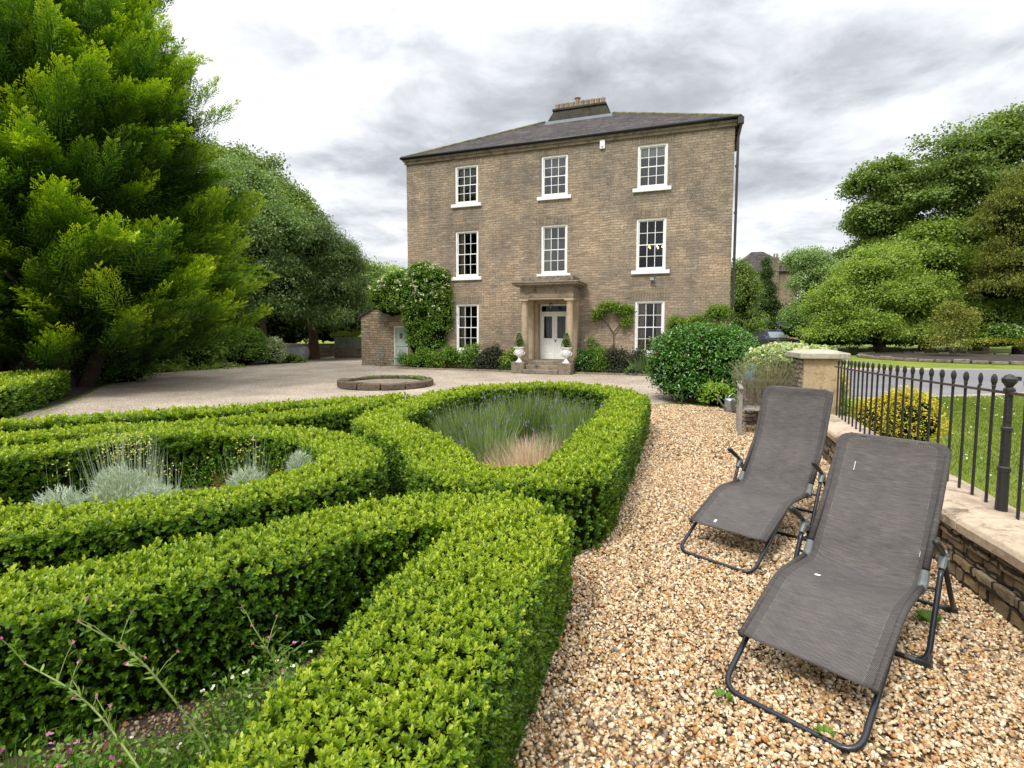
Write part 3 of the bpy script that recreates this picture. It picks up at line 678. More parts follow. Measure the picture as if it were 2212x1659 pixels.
m.build('arm', M['zinc'], ch_)
for k in range(5):
    a = k*1.256; m = MB(); m.lathe([(.012, 0), (.028, .03), (.02, .065), (.004, .10)], 8, (.30*math.cos(a), .30*math.sin(a), .12)); m.build('bulb', M['candle'], ch_)
ac = empty('armchair', hw(4.15, 1.0, .55), HROT+.5, 'orange armchair seen through the right hand ground floor window', 'armchair')
m = MB(); m.box(-.38, .38, -.36, .36, .1, .42); m.build('seat', M['cushion'], ac, bevel=.06)
m = MB(); m.box(-.40, .40, .362, .52, .1, .95); m.build('backrest', M['cushion'], ac, bevel=.07)
for s in (-1, 1):
    m = MB(); m.box(*sorted((s*.382, s*.52)), -.36, .40, .1, .6); m.build('armrest', M['cushion'], ac, bevel=.05)
# ---- front door
dr = MB(); a, b, c, d = door_op; y = .22
dr.box(a, a+.07, y, y+.12, c, d); dr.box(b-.07, b, y, y+.12, c, d); dr.box(a+.07, b-.07, y, y+.12, d-.08, d); dr.box(a+.07, b-.07, y, y+.12, 2.58, 2.66)
door = dr.build('front_door', M['cream'], house, bevel=.005)
m = MB(); m.add([(a+.07, y+.06, 2.66), (b-.07, y+.06, 2.66), (b-.07, y+.06, d-.08), (a+.07, y+.06, d-.08)], [(0, 1, 2, 3)]); m.build('fanlight', M['glass'], door)
mid = (a+b)/2
for x0, x1 in ((a+.072, mid-.003), (mid+.003, b-.072)):
    m = MB(); yy = y+.02; t = .05; z0, z1 = c+.01, 2.578; sx_ = .115
    m.box(x0, x0+sx_, yy, yy+t, z0, z1); m.box(x1-sx_, x1, yy, yy+t, z0, z1); m.box(x0+sx_, x1-sx_, yy, yy+t, z1-.13, z1); m.box(x0+sx_, x1-sx_, yy, yy+t, 1.20, 1.46); m.box(x0+sx_, x1-sx_, yy, yy+t, z0, z0+.25)
    m.box(x0+sx_, x1-sx_, yy+.02, yy+.04, z0+.25, 1.20); m.box(x0+sx_+.05, x1-sx_-.05, yy+.008, yy+.02, z0+.31, 1.14)
    m.build('door_leaf', M['cream'], door)
    m = MB(); m.add([(x0+sx_, yy+.03, 1.46), (x1-sx_, yy+.03, 1.46), (x1-sx_, yy+.03, z1-.13), (x0+sx_, yy+.03, z1-.13)], [(0, 1, 2, 3)]); m.build('door_pane', M['glass'], door)
m = MB(); m.lathe([(.02, 0), (.035, .02), (.03, .05), (.005, .06)], 12); kn = m.build('door_knob', M['black'], door, smooth=True); kn.location = (mid+.05, y+.02, 1.35); kn.rotation_euler = (R(90), 0, 0)
# ---- portico
pf = 1.12      # how far the columns stand out
port = MB(); port.box(-1.19, 1.19, -pf-.19, -.002, 3.20, 3.36); port.box(-1.16, 1.16, -pf-.16, -.002, 3.36, 3.68)
port.box(-1.30, 1.30, -pf-.30, -.002, 3.68, 3.74); port.box(-1.44, 1.44, -pf-.44, -.002, 3.74, 3.82); port.box(-1.48, 1.48, -pf-.48, -.002, 3.82, 3.87); port.box(-1.14, 1.14, -pf-.12, -.002, 3.87, 4.12)
ent = port.build('portico', [M['ashdirty']], house, bevel=.012)
m = MB(); m.box(-1.17, 1.17, -pf-.17, -.004, 3.14, 3.198); m.build('soffit', M['ashlar'], ent)
for s in (-1, 1):
    m = MB(); m.lathe([(.20, .5), (.20, .58), (.185, .62), (.165, .68), (.163, 1.5), (.15, 2.4), (.138, 2.95), (.155, 2.97), (.155, 3.0), (.14, 3.02), (.18, 3.08)], 28, (s*1.0, -pf, 0)); m.box(s*1.0-.2, s*1.0+.2, -pf-.2, -pf+.2, 3.08, 3.139)
    m.build('column', M['ashlar'], ent, smooth=False)
    m = MB(); m.box(*sorted((s*.86, s*1.14)), -.28, -.003, .5, 3.139); m.build('pilaster', M['ashlar'], ent, bevel=.01)
    m = MB(); m.box(*sorted((s*.70, s*.86)), -.16, .21, .5, 3.139); m.build('door_surround', M['ashlar'], ent, bevel=.006)
m = MB(); m.box(-.86, .86, -.10, .21, 3.0, 3.139); m.build('door_head', M['ashlar'], ent)
m = MB(); m.box(-1.25, 1.22, -pf-.22, .20, 0, .5); m.box(-.79, .70, -pf-.52, -pf-.222, 0, .34); m.box(-.79, .70, -pf-.84, -pf-.522, 0, .17); m.build('step', M['ashdirty'], ent, bevel=.02)
m = MB(); m.tube([(0, -.55, 3.14), (0, -.55, 3.02)], .008, 6); m.box(-.06, .06, -.61, -.49, 2.82, 3.0); m.box(-.08, .08, -.63, -.47, 3.0, 3.02)
lan = empty('porch_lantern', hw(0, -.55, 3.14), HROT, 'small dark lantern hanging under the portico above the front door', 'lantern')
m = MB(); m.tube([(0, 0, 0), (0, 0, -.13)], .008, 6)
m.lathe([(.02, -.12), (.09, -.17), (.10, -.18)], 6); m.lathe([(.075, -.38), (.085, -.36), (.03, -.345)], 6)
for k in range(6): m.tube([(.08*math.cos(k*1.047), .08*math.sin(k*1.047), -.18), (.065*math.cos(k*1.047), .065*math.sin(k*1.047), -.36)], .006, 4)
m.build('lantern_frame', M['black'], lan)
m = MB(); m.lathe([(.05, -.34), (.065, -.2)], 6); m.build('lantern_glass', M['glass'], lan)
al = empty('alarm_box', hw(2.10, -.002, 9.5), HROT, 'white alarm box high on the front wall under the eaves', 'alarm box')
m = MB(); m.box(-.11, .11, -.10, 0, 0, .36); m.build('casing', M['white'], al, bevel=.02)
m = MB(); m.box(-.03, .03, -.115, -.102, .05, .10); m.build('strobe', M['pla'], al)
fd = empty('floodlight', hw(4.26, -.004, 3.86), HROT, 'small grey floodlight on the wall below the right first floor window', 'lamp')
m = MB(); m.box(-.03, .03, -.10, 0, 0, .06); m.build('bracket', M['pla'], fd)
m = MB(); m.box(-.10, .10, -.22, -.10, .02, .16); m.build('lamp_head', M['black'], fd, bevel=.015)
m = MB(); m.box(-.085, .085, -.224, -.221, .035, .145); m.build('lamp_glass', M['zinc'], fd)

# ---- pedestals, urns with topiary
def pedestal(s0, s1, label):
    o = MB(); w2 = (s1-s0)/2; o.box(-w2, w2, -.27, .27, 0, .46); x = o.build('stone_pedestal', M['ashdirty'], None, bevel=.03)
    x.location = hw((s0+s1)/2, -pf-.5, 0); x.rotation_euler = (0, 0, HROT); tag(x, label, 'pedestal', 'pedestals beside the front steps'); return x
pedestal(-1.37, -.80, 'square stone block left of the front steps carrying a white urn')
pedestal(.71, 1.25, 'lichen speckled stone block right of the front steps carrying a white urn')
def make_urn(loc, label):
    u = empty('garden_urn', loc, HROT, label, 'urn', 'white urns flanking the front door')
    m = MB(); m.box(-.13, .13, -.13, .13, 0, .03); m.lathe([(.125, .03), (.11, .06), (.06, .12), (.045, .18), (.07, .20), (.05, .22)], 20); m.build('foot', M['white'], u, smooth=False)
    m = MB(); m.lathe([(.05, .22), (.12, .26), (.17, .33), (.185, .40), (.18, .50), (.17, .56), (.20, .60), (.235, .63), (.235, .65), (.19, .65), (.15, .55)], 28); m.build('bowl', M['white'], u, smooth=True)
    for s in (-1, 1):
        m = MB(); m.tube([(s*.14, 0, .30), (s*.22, 0, .33), (s*.25, 0, .42), (s*.20, 0, .44)], .018, 8); m.build('handle', M['white'], u, smooth=True)
    for k in range(6):
        a0 = k*1.047; pts = [(.188*math.cos(a0+t*1.047), .188*math.sin(a0+t*1.047), .52-.09*math.sin(math.pi*t)) for t in [i/6 for i in range(7)]]
        m = MB(); m.tube(pts, .012, 5); m.build('garland', M['white'], u)
    return u
def topiary(loc, label, h=.62):
    lv = Leaves(); n = 900; z = RNG.random(n)**.8*h; r = .19*(1-z/h)**.8+.02; a = RNG.random(n)*6.28
    P = np.c_[r*np.cos(a), r*np.sin(a), z]+RNG.normal(0, .008, (n, 3)); D = np.c_[np.cos(a), np.sin(a), np.full(n, .5)]+rdir(n)*.5
    lv.add(P, D, rdir(n)+np.array([0, 0, .8]), .045, .03, .15+RNG.random(n)*.5); lv.solid(*sphere_core((0, 0, h*.3), (.13, .13, h*.32), 6))
    o = lv.build('topiary_cone', [M['varieg'], M['twig']]); o.location = loc; tag(o, label, 'shrub', 'topiary cones in the urns')
for s, side in ((-1.085, 'left'), (.98, 'right')):
    p = hw(s, -pf-.5, .46); make_urn(p, f'white swagged urn on the stone block {side} of the front steps')
    topiary(p+Vector((0, 0, .62)), f'clipped evergreen cone growing in the {side} hand white urn')

# ---- side outbuilding with mint door
ob = empty('outbuilding', hw(-7.45, .35, 0), HROT, 'low stone lean-to with a mint green door at the left end of the house', 'outbuilding')
W0 = -3.05; dx0, dx1, dz1 = -1.10, -.30, 2.02
def topz(x): return 2.5+(x-W0)*.52
mb = MB()
mb.add([(W0, 0, -.1), (dx0, 0, -.1), (dx0, 0, topz(dx0)), (W0, 0, topz(W0))], [(0, 1, 2, 3)])
mb.add([(dx0, 0, dz1), (dx1, 0, dz1), (dx1, 0, topz(dx1)), (dx0, 0, topz(dx0))], [(0, 1, 2, 3)])
mb.add([(dx1, 0, -.1), (0, 0, -.1), (0, 0, topz(0)), (dx1, 0, topz(dx1))], [(0, 1, 2, 3)])
mb.add([(W0, 0, -.1), (W0, 6, -.1), (W0, 6, topz(W0)), (W0, 0, topz(W0))], [(3, 2, 1, 0)]); mb.add([(W0, 6, -.1), (0, 6, -.1), (0, 6, topz(0)), (W0, 6, topz(W0))], [(3, 2, 1, 0)])
mb.add([(dx0, 0, -.1), (dx0, .3, -.1), (dx0, .3, dz1), (dx0, 0, dz1)], [(0, 1, 2, 3)]); mb.add([(dx0, 0, dz1), (dx1, 0, dz1), (dx1, .3, dz1), (dx0, .3, dz1)], [(0, 1, 2, 3)])
mb.build('wall', M['stone2'], ob)
mb = MB(); mb.add([(W0-.15, -.08, topz(W0-.15)+.01), (0, -.08, topz(0)+.01), (0, 6.1, topz(0)+.01), (W0-.15, 6.1, topz(W0-.15)+.01), (W0-.15, -.08, topz(W0-.15)+.08), (0, -.08, topz(0)+.08), (0, 6.1, topz(0)+.08), (W0-.15, 6.1, topz(W0-.15)+.08)], [(3, 2, 1, 0), (4, 5, 6, 7), (0, 1, 5, 4), (1, 2, 6, 5), (2, 3, 7, 6), (3, 0, 4, 7)])
mb.build('roof', M['slate'], ob)
m = MB(); m.box(dx0, dx0+.05, .03, .12, 0, dz1); m.box(dx1-.05, dx1, .03, .12, 0, dz1); m.box(dx0+.05, dx1-.05, .03, .12, dz1-.06, dz1); df = m.build('door', M['cream'], ob)
m = MB(); x0, x1 = dx0+.055, dx1-.055; z1 = dz1-.065
m.box(x0, x1, .065, .105, .03, z1)
for a, b, c, d in ((x0, x0+.07, .03, z1), (x1-.07, x1, .03, z1), (x0+.07, x1-.07, z1-.08, z1), (x0+.07, x1-.07, 1.0, 1.12), (x0+.07, x1-.07, .03, .2)): m.box(a, b, .045, .064, c, d)
m.build('door_leaf', M['mint'], df)
m = MB(); m.box((x0+x1)/2-.08, (x0+x1)/2+.08, .055, .063, 1.40, 1.66); m.build('door_pane', plain('dull_glass', (.16, .13, .12), .2), df)
m = MB(); m.box(dx0-.25, dx1+.12, -.012, -.002, dz1, dz1+.22); m.build('lintel', M['ashlar'], ob)

# ---- two wire bistro chairs by the mint door
def bistro(loc, rz, label):
    c = empty('garden_chair', loc, rz, label, 'chair', 'teal metal chairs by the side door'); r = .011
    m = MB(); m.tube([(-.19, -.18, .44), (.19, -.18, .44), (.19, .18, .44), (-.19, .18, .44), (-.19, -.18, .44)], r, 6)
    for i in range(9): m.box(-.18, .18, -.17+i*.041, -.15+i*.041, .438, .446)
    m.build('seat', M['teal'], c)
    for sx in (-1, 1):
        for sy in (-1, 1):
            m = MB(); m.tube([(sx*.18, sy*.17, .44), (sx*.23, sy*.23, 0)], r, 6); m.build('leg', M['teal'], c)
    m = MB(); m.tube([(-.19, .18, .44), (-.18, .24, .72), (-.13, .26, .85), (.13, .26, .85), (.18, .24, .72), (.19, .18, .44)], r, 6)
    for i in range(1, 6): m.tube([(-.19+.063*i, .19, .45), (-.19+.063*i, .255, .84)], .005, 5)
    m.build('backrest', M['teal'], c)
bistro(hw(-9.25, -.05), HROT+.1, 'teal wire garden chair against the outbuilding wall, left of the mint door')
bistro(hw(-7.95, -.35), HROT-.5, 'teal wire garden chair half hidden by plants in front of the mint door')

# ================================================================== round stone pond in the courtyard
pd = empty('round_pond', (-4.2, 17.7, 0), 0, 'low blackened stone ring of an old round pond on the gravel courtyard', 'pond')
ns = 13
for k in range(ns):
    a0 = 2*math.pi*k/ns+.012; a1 = 2*math.pi*(k+1)/ns-.012; ro = 1.58+random.uniform(-.03, .03); ri = 1.22; hh = .20+random.uniform(-.025, .02)
    poly = [(ro*math.cos(a), ro*math.sin(a)) for a in (a0, (a0+a1)/2, a1)]+[(ri*math.cos(a), ri*math.sin(a)) for a in (a1, (a0+a1)/2, a0)]
    m = MB(); m.prism(poly, 0, hh); m.build('kerb_stone', M['pondstone'], pd, bevel=.02)
m = MB(); m.lathe([(1.25, .10), (.4, .13), (.01, .14)], 24); m.build('stone_bed', M['ashdirty'], pd)
lv = Leaves(); n = 500; a = RNG.uniform(.2, 2.3, n); rr = RNG.uniform(1.15, 1.5, n); P = np.c_[rr*np.cos(a), rr*np.sin(a), np.full(n, .18)]
lv.add(P, rdir(n)+np.array([0, 0, 1.2]), rdir(n), .06, .02, RNG.random(n)); lv.build('moss', [M['weed']], pd)

# ================================================================== GARDEN WALL, RAILINGS, PILLAR
WL = [(1.9, -.9), (2.25, .5), (2.55, 1.6), (2.82, 2.4), (3.10, 3.06), (3.27, 3.8), (3.55, 4.7), (4.20, 6.75), (4.86, 8.55)]     # foot of the wall, path side
def off_line(pts, d):
    out = []
    for i, p in enumerate(pts):
        a = Vector(pts[max(i-1, 0)]); b = Vector(pts[min(i+1, len(pts)-1)]); t = (b-a).normalized(); n = Vector((t.y, -t.x)); out.append((p[0]+n.x*d, p[1]+n.y*d))
    return out
gw = empty('garden_wall', (3.1, 3.06, 0), 0, 'low rubble stone wall with broad pale coping, running beside the gravel path', 'wall')
def strip(mb, line, d0, d1, z0, z1, seg0=0):
    A = off_line(line, d0); B = off_line(line, d1); n = len(line); vs = []
    for i in range(n): vs += [(A[i][0], A[i][1], z0), (B[i][0], B[i][1], z0), (B[i][0], B[i][1], z1), (A[i][0], A[i][1], z1)]
    fs = []
    for i in range(n-1):
        for k in range(4): fs.append((i*4+k, i*4+(k+1) % 4, (i+1)*4+(k+1) % 4, (i+1)*4+k))
    fs += [(3, 2, 1, 0), tuple((n-1)*4+k for k in range(4))]; mb.add(vs, fs)
fine = [tuple(p) for p in catmull(WL, False, .12)]
lc = [(x-3.1, y-3.06) for x, y in fine]
# individual face stones, so that the joints are real
m = MB(); strip(m, lc, .05, .48, 0, .385); m.build('wall_core', M['soil'], gw)
seglen = [0]
for_s0 = min(range(len(fine)), key=lambda q: math.dist(fine[q], (2.55, 1.6)))
for i in range(1, len(lc)): seglen.append(seglen[-1]+math.dist(lc[i], lc[i-1]))
def along(s, d):
    s = max(0, min(s, seglen[-1]-.001))
    for i in range(1, len(lc)):
        if seglen[i] >= s: break
    t = (s-seglen[i-1])/(seglen[i]-seglen[i-1]); a = Vector(lc[i-1]); b = Vector(lc[i]); p = a.lerp(b, t); tt = (b-a).normalized(); return p+Vector((tt.y, -tt.x))*d
m = MB(); z = .0; rr_ = random.Random(4)
rows = [.115, .085, .10, .08]
for ri_, rh in enumerate(rows):
    s = rr_.uniform(-.2, 0)
    while s < seglen[-1]-.05:
        L_ = rr_.uniform(.16, .38); s1 = min(s+L_, seglen[-1]); a0 = max(s, 0)
        if s1-a0 > .05:
            dd = rr_.uniform(-.012, .014); g = .006; zz0 = z+g*.6+rr_.uniform(-.004, .004); zz1 = z+rh-g*.4
            p = [along(a0+g, dd), along((a0+s1)/2, dd-.012), along(s1-g, dd), along(s1-g, .12), along(a0+g, .12)]
            n = 5; vs = [(q.x, q.y, zz0+(rr_.uniform(-.004, .004))) for q in p]+[(q.x, q.y, zz1+rr_.uniform(-.006, .004)) for q in p]
            m.add(vs, [tuple(range(n-1, -1, -1)), tuple(range(n, 2*n))]+[(i, (i+1) % n, n+(i+1) % n, n+i) for i in range(n)])
        s = s1
    z += rh
o = m.build('face_stone', M['rubble'], gw, bevel=.012)
# coping in lengths, rounded on top
cl = 0; seg = []
while cl < seglen[-1]-.2:
    L_ = rr_.uniform(.55, .85); e_ = min(cl+L_, seglen[-1]); m = MB(); rings = 8; prof = [(-.035, .388), (-.04, .455), (-.02, .485), (.06, .502), (.25, .512), (.44, .500), (.52, .48), (.54, .388)]
    vs = []; dz = rr_.uniform(-.004, .004)
    for i in range(rings):
        s = cl+.004+(e_-cl-.008)*i/(rings-1)
        for d, zq in prof:
            q = along(s, d); vs.append((q.x, q.y, zq+dz))
    K = len(prof); fs = [(i*K+k, i*K+(k+1) % K, (i+1)*K+(k+1) % K, (i+1)*K+k) for i in range(rings-1) for k in range(K)]+[tuple(range(K-1, -1, -1)), tuple((rings-1)*K+k for k in range(K))]
    m.add(vs, fs); m.build('coping_stone', M['coping'], gw, bevel=.008); cl = e_
# railings
rl = empty('railing', (3.6, 3.76, .5), 0, 'black wrought iron railing with blunt finials set on the pale coping', 'railing')
S0 = seglen[for_s0]
def raild(s): # position of a bar
    q = along(s, .30+.10*min(1, max(0, 1-(s-S0)/4))); return Vector((q.x+3.1-3.6, q.y+3.06-3.76))
def rz_(s): return .90-.145*min(1, max(0, (s-S0-2.0)/5.6))
k = -int((S0+.1)/.2); s = S0+.30+.2*k; ends = []
def finial(m, x, y, z, r, lean=0):
    m.lathe([(.010*r, 0), (.014*r, .012), (.011*r, .02), (.0175*r, .045), (.019*r, .064), (.015*r, .088), (.006*r, .105)], 6, (x+lean, y, z))
while s < seglen[-1]-.08:
    p = raild(s); zr = rz_(s); bad = rr_.random() < .18; m = MB()
    if k == 11:
        m.lathe([(.040, 0), (.038, .02), (.036, .30), (.042, .31), (.042, .335), (.032, .345), (.030, .60), (.036, .61), (.036, .63), (.026, .64), (.024, zr+.01), (.036, zr+.012), (.036, zr+.03), (.02, zr+.045)], 12, (p.x, p.y, 0))
        m.lathe([(.018, 0), (.045, .04), (.048, .065), (.025, .09), (.004, .10)], 9, (p.x-.005, p.y, zr+.04)); m.box(p.x+.02, p.x+.07, p.y-.015, p.y+.015, zr+.09, zr+.12); m.build('post', M['black'], rl)
    else:
        lx = rr_.uniform(-.004, .004)
        m.tube([(p.x, p.y, -.02), (p.x+lx, p.y, zr*.5), (p.x, p.y, zr+.03)], .0118, 6)
        finial(m, p.x, p.y, zr+.025, 1.15 if not bad else .9, .0 if not bad else .008); m.build('bar', M['black'], rl)
    s += .20; k += 1
m = MB(); pts = [Vector((*raild(t), rz_(t))) for t in np.linspace(.0, seglen[-1]+.02, 50)]; vs = []
for p in pts: vs += [(p.x-.018, p.y-.004, p.z-.009), (p.x+.018, p.y+.004, p.z-.009), (p.x+.018, p.y+.004, p.z+.009), (p.x-.018, p.y-.004, p.z+.009)]
m.add(vs, [(i*4+k, i*4+(k+1) % 4, (i+1)*4+(k+1) % 4, (i+1)*4+k) for i in range(49) for k in range(4)]+[(3, 2, 1, 0), (196, 197, 198, 199)]); m.build('rail', plain('rusty_rail', (.075, .055, .045), .7, .2, .35, 20), rl)
# pillar
pa = math.atan2(-.28, 1)
pl = empty('gate_pillar', (4.83, 8.78, 0), R(-12), 'square ochre stone pillar with a wide pale flat cap at the end of the railings', 'pillar')
m = MB(); m.box(0, .56, 0, .62, 0, 1.37); m.build('shaft', M['pillarface'], pl, bevel=.015)
m = MB(); m.box(-.012, -.001, .06, .60, .3, 1.36); m.build('rubble_side', M['paleruble'], pl)
m = MB(); vs = [(-.09, -.09, 1.372), (.66, -.09, 1.372), (.66, .71, 1.372), (-.09, .71, 1.372), (-.09, -.09, 1.465), (.66, -.09, 1.465), (.66, .71, 1.465), (-.09, .71, 1.465), (.12, .12, 1.515), (.45, .12, 1.515), (.45, .5, 1.515), (.12, .5, 1.515)]
m.add(vs, [(3, 2, 1, 0), (0, 1, 5, 4), (1, 2, 6, 5), (2, 3, 7, 6), (3, 0, 4, 7), (4, 5, 9, 8), (5, 6, 10, 9), (6, 7, 11, 10), (7, 4, 8, 11), (8, 9, 10, 11)]); m.build('cap', M['capstone'], pl, bevel=.015)
# wall running on behind the pillar under variegated ivy
iw = empty('rubble_wall', (4.8, 9.4, 0), 0, 'rubble wall behind the pillar, smothered in variegated ivy', 'wall')
IW = [(.42, .1), (.55, .8), (.65, 1.6), (.7, 2.4)]
m = MB(); strip(m, IW, -.18, .25, 0, 1.15); m.build('wall_core', M['paleruble'], iw)
lv = Leaves()
for (x, y, z, rx, ry, rz, n) in ((5.30, 10.0, 1.20, .45, .4, .24, 420), (5.50, 10.7, 1.24, .6, .5, .26, 520), (5.85, 11.3, 1.24, .6, .6, .26, 480), (5.10, 10.3, .95, .20, .5, .38, 320), (5.15, 10.9, .90, .22, .5, .42, 340), (6.0, 10.6, 1.24, .45, .5, .22, 300), (5.1, 10.6, 1.20, .35, .4, .24, 260)):
    crown(lv, [(x, y, z, rx, ry, rz)], n, 9, .05, .075, .065, .5, .15, (.15, .75), .75)
tag(lv.build('ivy', [M['varieg'], M['twig']], None, (5, 11, 0)), 'cream and green variegated ivy heaped over the wall behind the pillar', 'ivy')

# ================================================================== SUN LOUNGERS
def bend(pts, rad, n=6):
    """round the corners of a polyline"""
    P = [Vector(p) for p in pts]; out = [P[0]]
    for i in range(1, len(P)-1):
        a, b, c = P[i-1], P[i], P[i+1]; r = min(rad, (b-a).length*.48, (c-b).length*.48)
        p = b+(a-b).normalized()*r; q = b+(c-b).normalized()*r
        for k in range(n+1):
            t = k/n; out.append(p.lerp(b, t).lerp(b.lerp(q, t), t))
    out.append(P[-1]); return out
def lounger(loc, rz, label, mid, top, scuffs):
    e = empty('sun_lounger', loc, rz, label, 'sun lounger', 'pair of folding sun loungers on the gravel'); W = .305; r = .0145
    knee = (.70, .405); hin = (1.17, .385); fab = (.205, .215)
    # foot loop: ground bar, rises to the knee, runs back to the hinge
    m = MB(); m.tube(bend([(-W, hin[0]-.02, hin[1]), (-W, knee[0], knee[1]), (-W, .0, .018), (W, .0, .018), (W, knee[0], knee[1]), (W, hin[0]-.02, hin[1])], .10), r, 10); m.build('foot_frame', M['tube'], e, smooth=True)
    m = MB(); m.tube(bend([(-W, hin[0]+.04, hin[1]+.06), (-W, *mid), (-W, *top), (W, *top), (W, *mid), (W, hin[0]+.04, hin[1]+.06)], .075), r, 10); m.build('back_frame', M['tube'], e, smooth=True)
    # hinges
    for s in (-1, 1):
        m = MB(); m.tube([(s*W, hin[0]-.035, hin[1]-.005), (s*W, hin[0]+.01, hin[1]+.01), (s*W, hin[0]+.05, hin[1]+.075)], [.021, .026, .022], 10); m.box(s*W-.016, s*W+.016, hin[0]-.05, hin[0]+.045, hin[1]-.032, hin[1]+.005); m.build('hinge', M['pla'], e, bevel=.004)
    # stand: two crossing U tubes outside the bed, joint below the arm grip
    WA = .372; jt = (1.29, .535)
    m = MB(); m.tube(bend([(-WA, jt[0]-.02, jt[1]-.02), (-WA, 1.19, .37), (-WA, 1.0, .022), (WA, 1.0, .022), (WA, 1.19, .37), (WA, jt[0]-.02, jt[1]-.02)], .085), r, 10); m.build('front_leg', M['tube'], e, smooth=True)
    m = MB(); m.tube(bend([(-WA+.0, jt[0]+.02, jt[1]-.02), (-WA, 1.82, .022), (WA, 1.82, .022), (WA, jt[0]+.02, jt[1]-.02)], .085), r, 10); m.build('rear_leg', M['tube'], e, smooth=True)
    for s in (-1, 1):
        for yy in (1.0, 1.82):
            m = MB(); m.box(*sorted((s*(WA-.05), s*(WA+.02))), yy-.022, yy+.03, .002, .04); m.tube(bend([(s*WA, yy+(.03 if yy < 1.5 else -.04), .07), (s*WA, yy, .022), (s*(WA-.10), yy, .022)], .06), .0185, 8); m.build('foot_cap', M['blackpla'], e)
        m = MB(); m.tube([(s*WA, jt[0]-.045, jt[1]-.05), (s*WA, jt[0], jt[1]+.01), (s*WA, jt[0]-.01, jt[1]+.045)], [.019, .026, .02], 10); m.box(s*WA-.02, s*WA+.02, jt[0]-.01, jt[0]+.045, jt[1]-.05, jt[1]+.02); m.tube([(s*(WA-.03), jt[0], jt[1]), (s*(WA+.03), jt[0], jt[1])], .012, 8)
        jn = m.build('arm_joint', M['pla'], e, bevel=.003)
        m = MB(); m.tube([(s*WA, jt[0]-.02, jt[1]+.035), (s*WA, jt[0]-.13, jt[1]+.10), (s*WA, 1.03+.02, .695), (s*WA, 1.03, .705)], [.014, .019, .021, .012], 10); m.build('arm_grip', M['blackpla'], jn, smooth=True)
        m = MB(); m.tube([(s*W, hin[0]+.01, hin[1]-.01), (s*WA, 1.205, .38)], .008, 8); m.build('pivot', M['tube'], e)
    # fabric: sags a little, wraps the side tubes
    prof = []
    def lerp(a, b, t): return (a[0]+(b[0]-a[0])*t, a[1]+(b[1]-a[1])*t)
    ctrl = [fab, knee, (hin[0]+.02, hin[1]-.005), mid, (top[0], top[1])]
    cc = []
    for i, (a, b) in enumerate(zip(ctrl[:-1], ctrl[1:])):
        for k in range(14): cc.append(lerp(a, b, k/14))
    cc.append(ctrl[-1]); cc = np.array(cc)
    for _ in range(5): cc[1:-1] = (cc[:-2]+2*cc[1:-1]+cc[2:])/4
    tl = np.r_[0, np.cumsum(np.hypot(*np.diff(cc, axis=0).T))]; tot = tl[-1]
    nu = 24; V = []; UV = []; F = []
    tn = np.gradient(cc, axis=0); tn = unit(tn)
    cols = []
    # cross-section: wraps under the tube on each side
    for j in range(-4, nu+5):
        if j < 0: a = (j)/4*math.pi*.9; cols.append((-W-.0165*math.sin(-a), .0165*math.cos(a), 0, 'w'))
        elif j > nu: a = (j-nu)/4*math.pi*.9; cols.append((W+.0165*math.sin(a), .0165*math.cos(a), 0, 'w'))
        else: u = j/nu*2-1; cols.append((u*W, .0165*(abs(u)**8), u, 'm'))
    nr = len(cc); K = len(cols); rcor = .07; endr = tl[-1]
    for i in range(nr):
        nrm = np.array([-tn[i][1], tn[i][0]]); sag = .018+.045*math.exp(-((tl[i]-tl[28])/.22)**2)+.022*math.exp(-((tl[i]-tot*.80)/.20)**2); sag *= min(1, (endr-tl[i])/.10)
        edge = max(0, rcor-(endr-tl[i])); shrink = (rcor-math.sqrt(max(0, rcor**2-edge**2))) if edge > 0 else 0
        for (x, up, u, kd) in cols:
            upe = max(up, .0185*max(0, 1-(endr-tl[i])/.03)); q = cc[i]+nrm*(up+.002 if kd == 'w' else upe+.001-sag*(1-u*u)**.8*(1 if edge == 0 else .4))
            xs_ = x*(1-shrink/W)
            if i == 0: q = q+np.array([.0, 0])
            V.append((xs_, q[0]+(-.03*(1-u*u)*-1 if i == 0 and kd == 'm' else 0), q[1])); UV.append(((x+W)/(2*W), tl[i]/.62*1.0))
    for k in range(1, 9):       # fold over the head bar
        ph = math.pi*1.15*k/8; tg_ = tn[nr-1]; nrm = np.array([-tg_[1], tg_[0]]); q = np.array([top[0], top[1]])+.0185*(nrm*math.cos(ph)+tg_*math.sin(ph))
        for (x, up, u, kd) in cols: V.append((x*(1-rcor/W), q[0], q[1])); UV.append(((x+W)/(2*W), (tot+.0185*ph)/.62))
    nr += 8
    F = [(i*K+k, i*K+k+1, (i+1)*K+k+1, (i+1)*K+k) for i in range(nr-1) for k in range(K-1)]
    m = MB(); m.add(V, F); m.uv = UV; fo = m.build('fabric', M['fabric'], e, smooth=True)
    so_ = fo.modifiers.new('thick', 'SOLIDIFY'); so_.thickness = .0018; so_.offset = -1
    for s_ in (-1, 1):        # sleeves round the side tubes
        m = MB(); L1 = [Vector(p) for p in bend([(s_*W, hin[0]+.055, hin[1]+.085), (s_*W, *mid), (s_*W, *top), (s_*(W-.16), *top)], .075)]
        m.tube(L1, .0178, 10); L2 = [Vector(p) for p in bend([(s_*W, *fab), (s_*W, *knee), (s_*W, hin[0]-.05, hin[1]+.002)], .10)]; m.tube(L2, .0178, 10); dd_ = [0.]
        m.uv = [((v[0]+W)/(2*W)*.02+(.03 if s_ < 0 else .95), math.hypot(v[1], v[2])/.62) for v in m.v]; m.build('sleeve', M['fabric'], e, smooth=True)
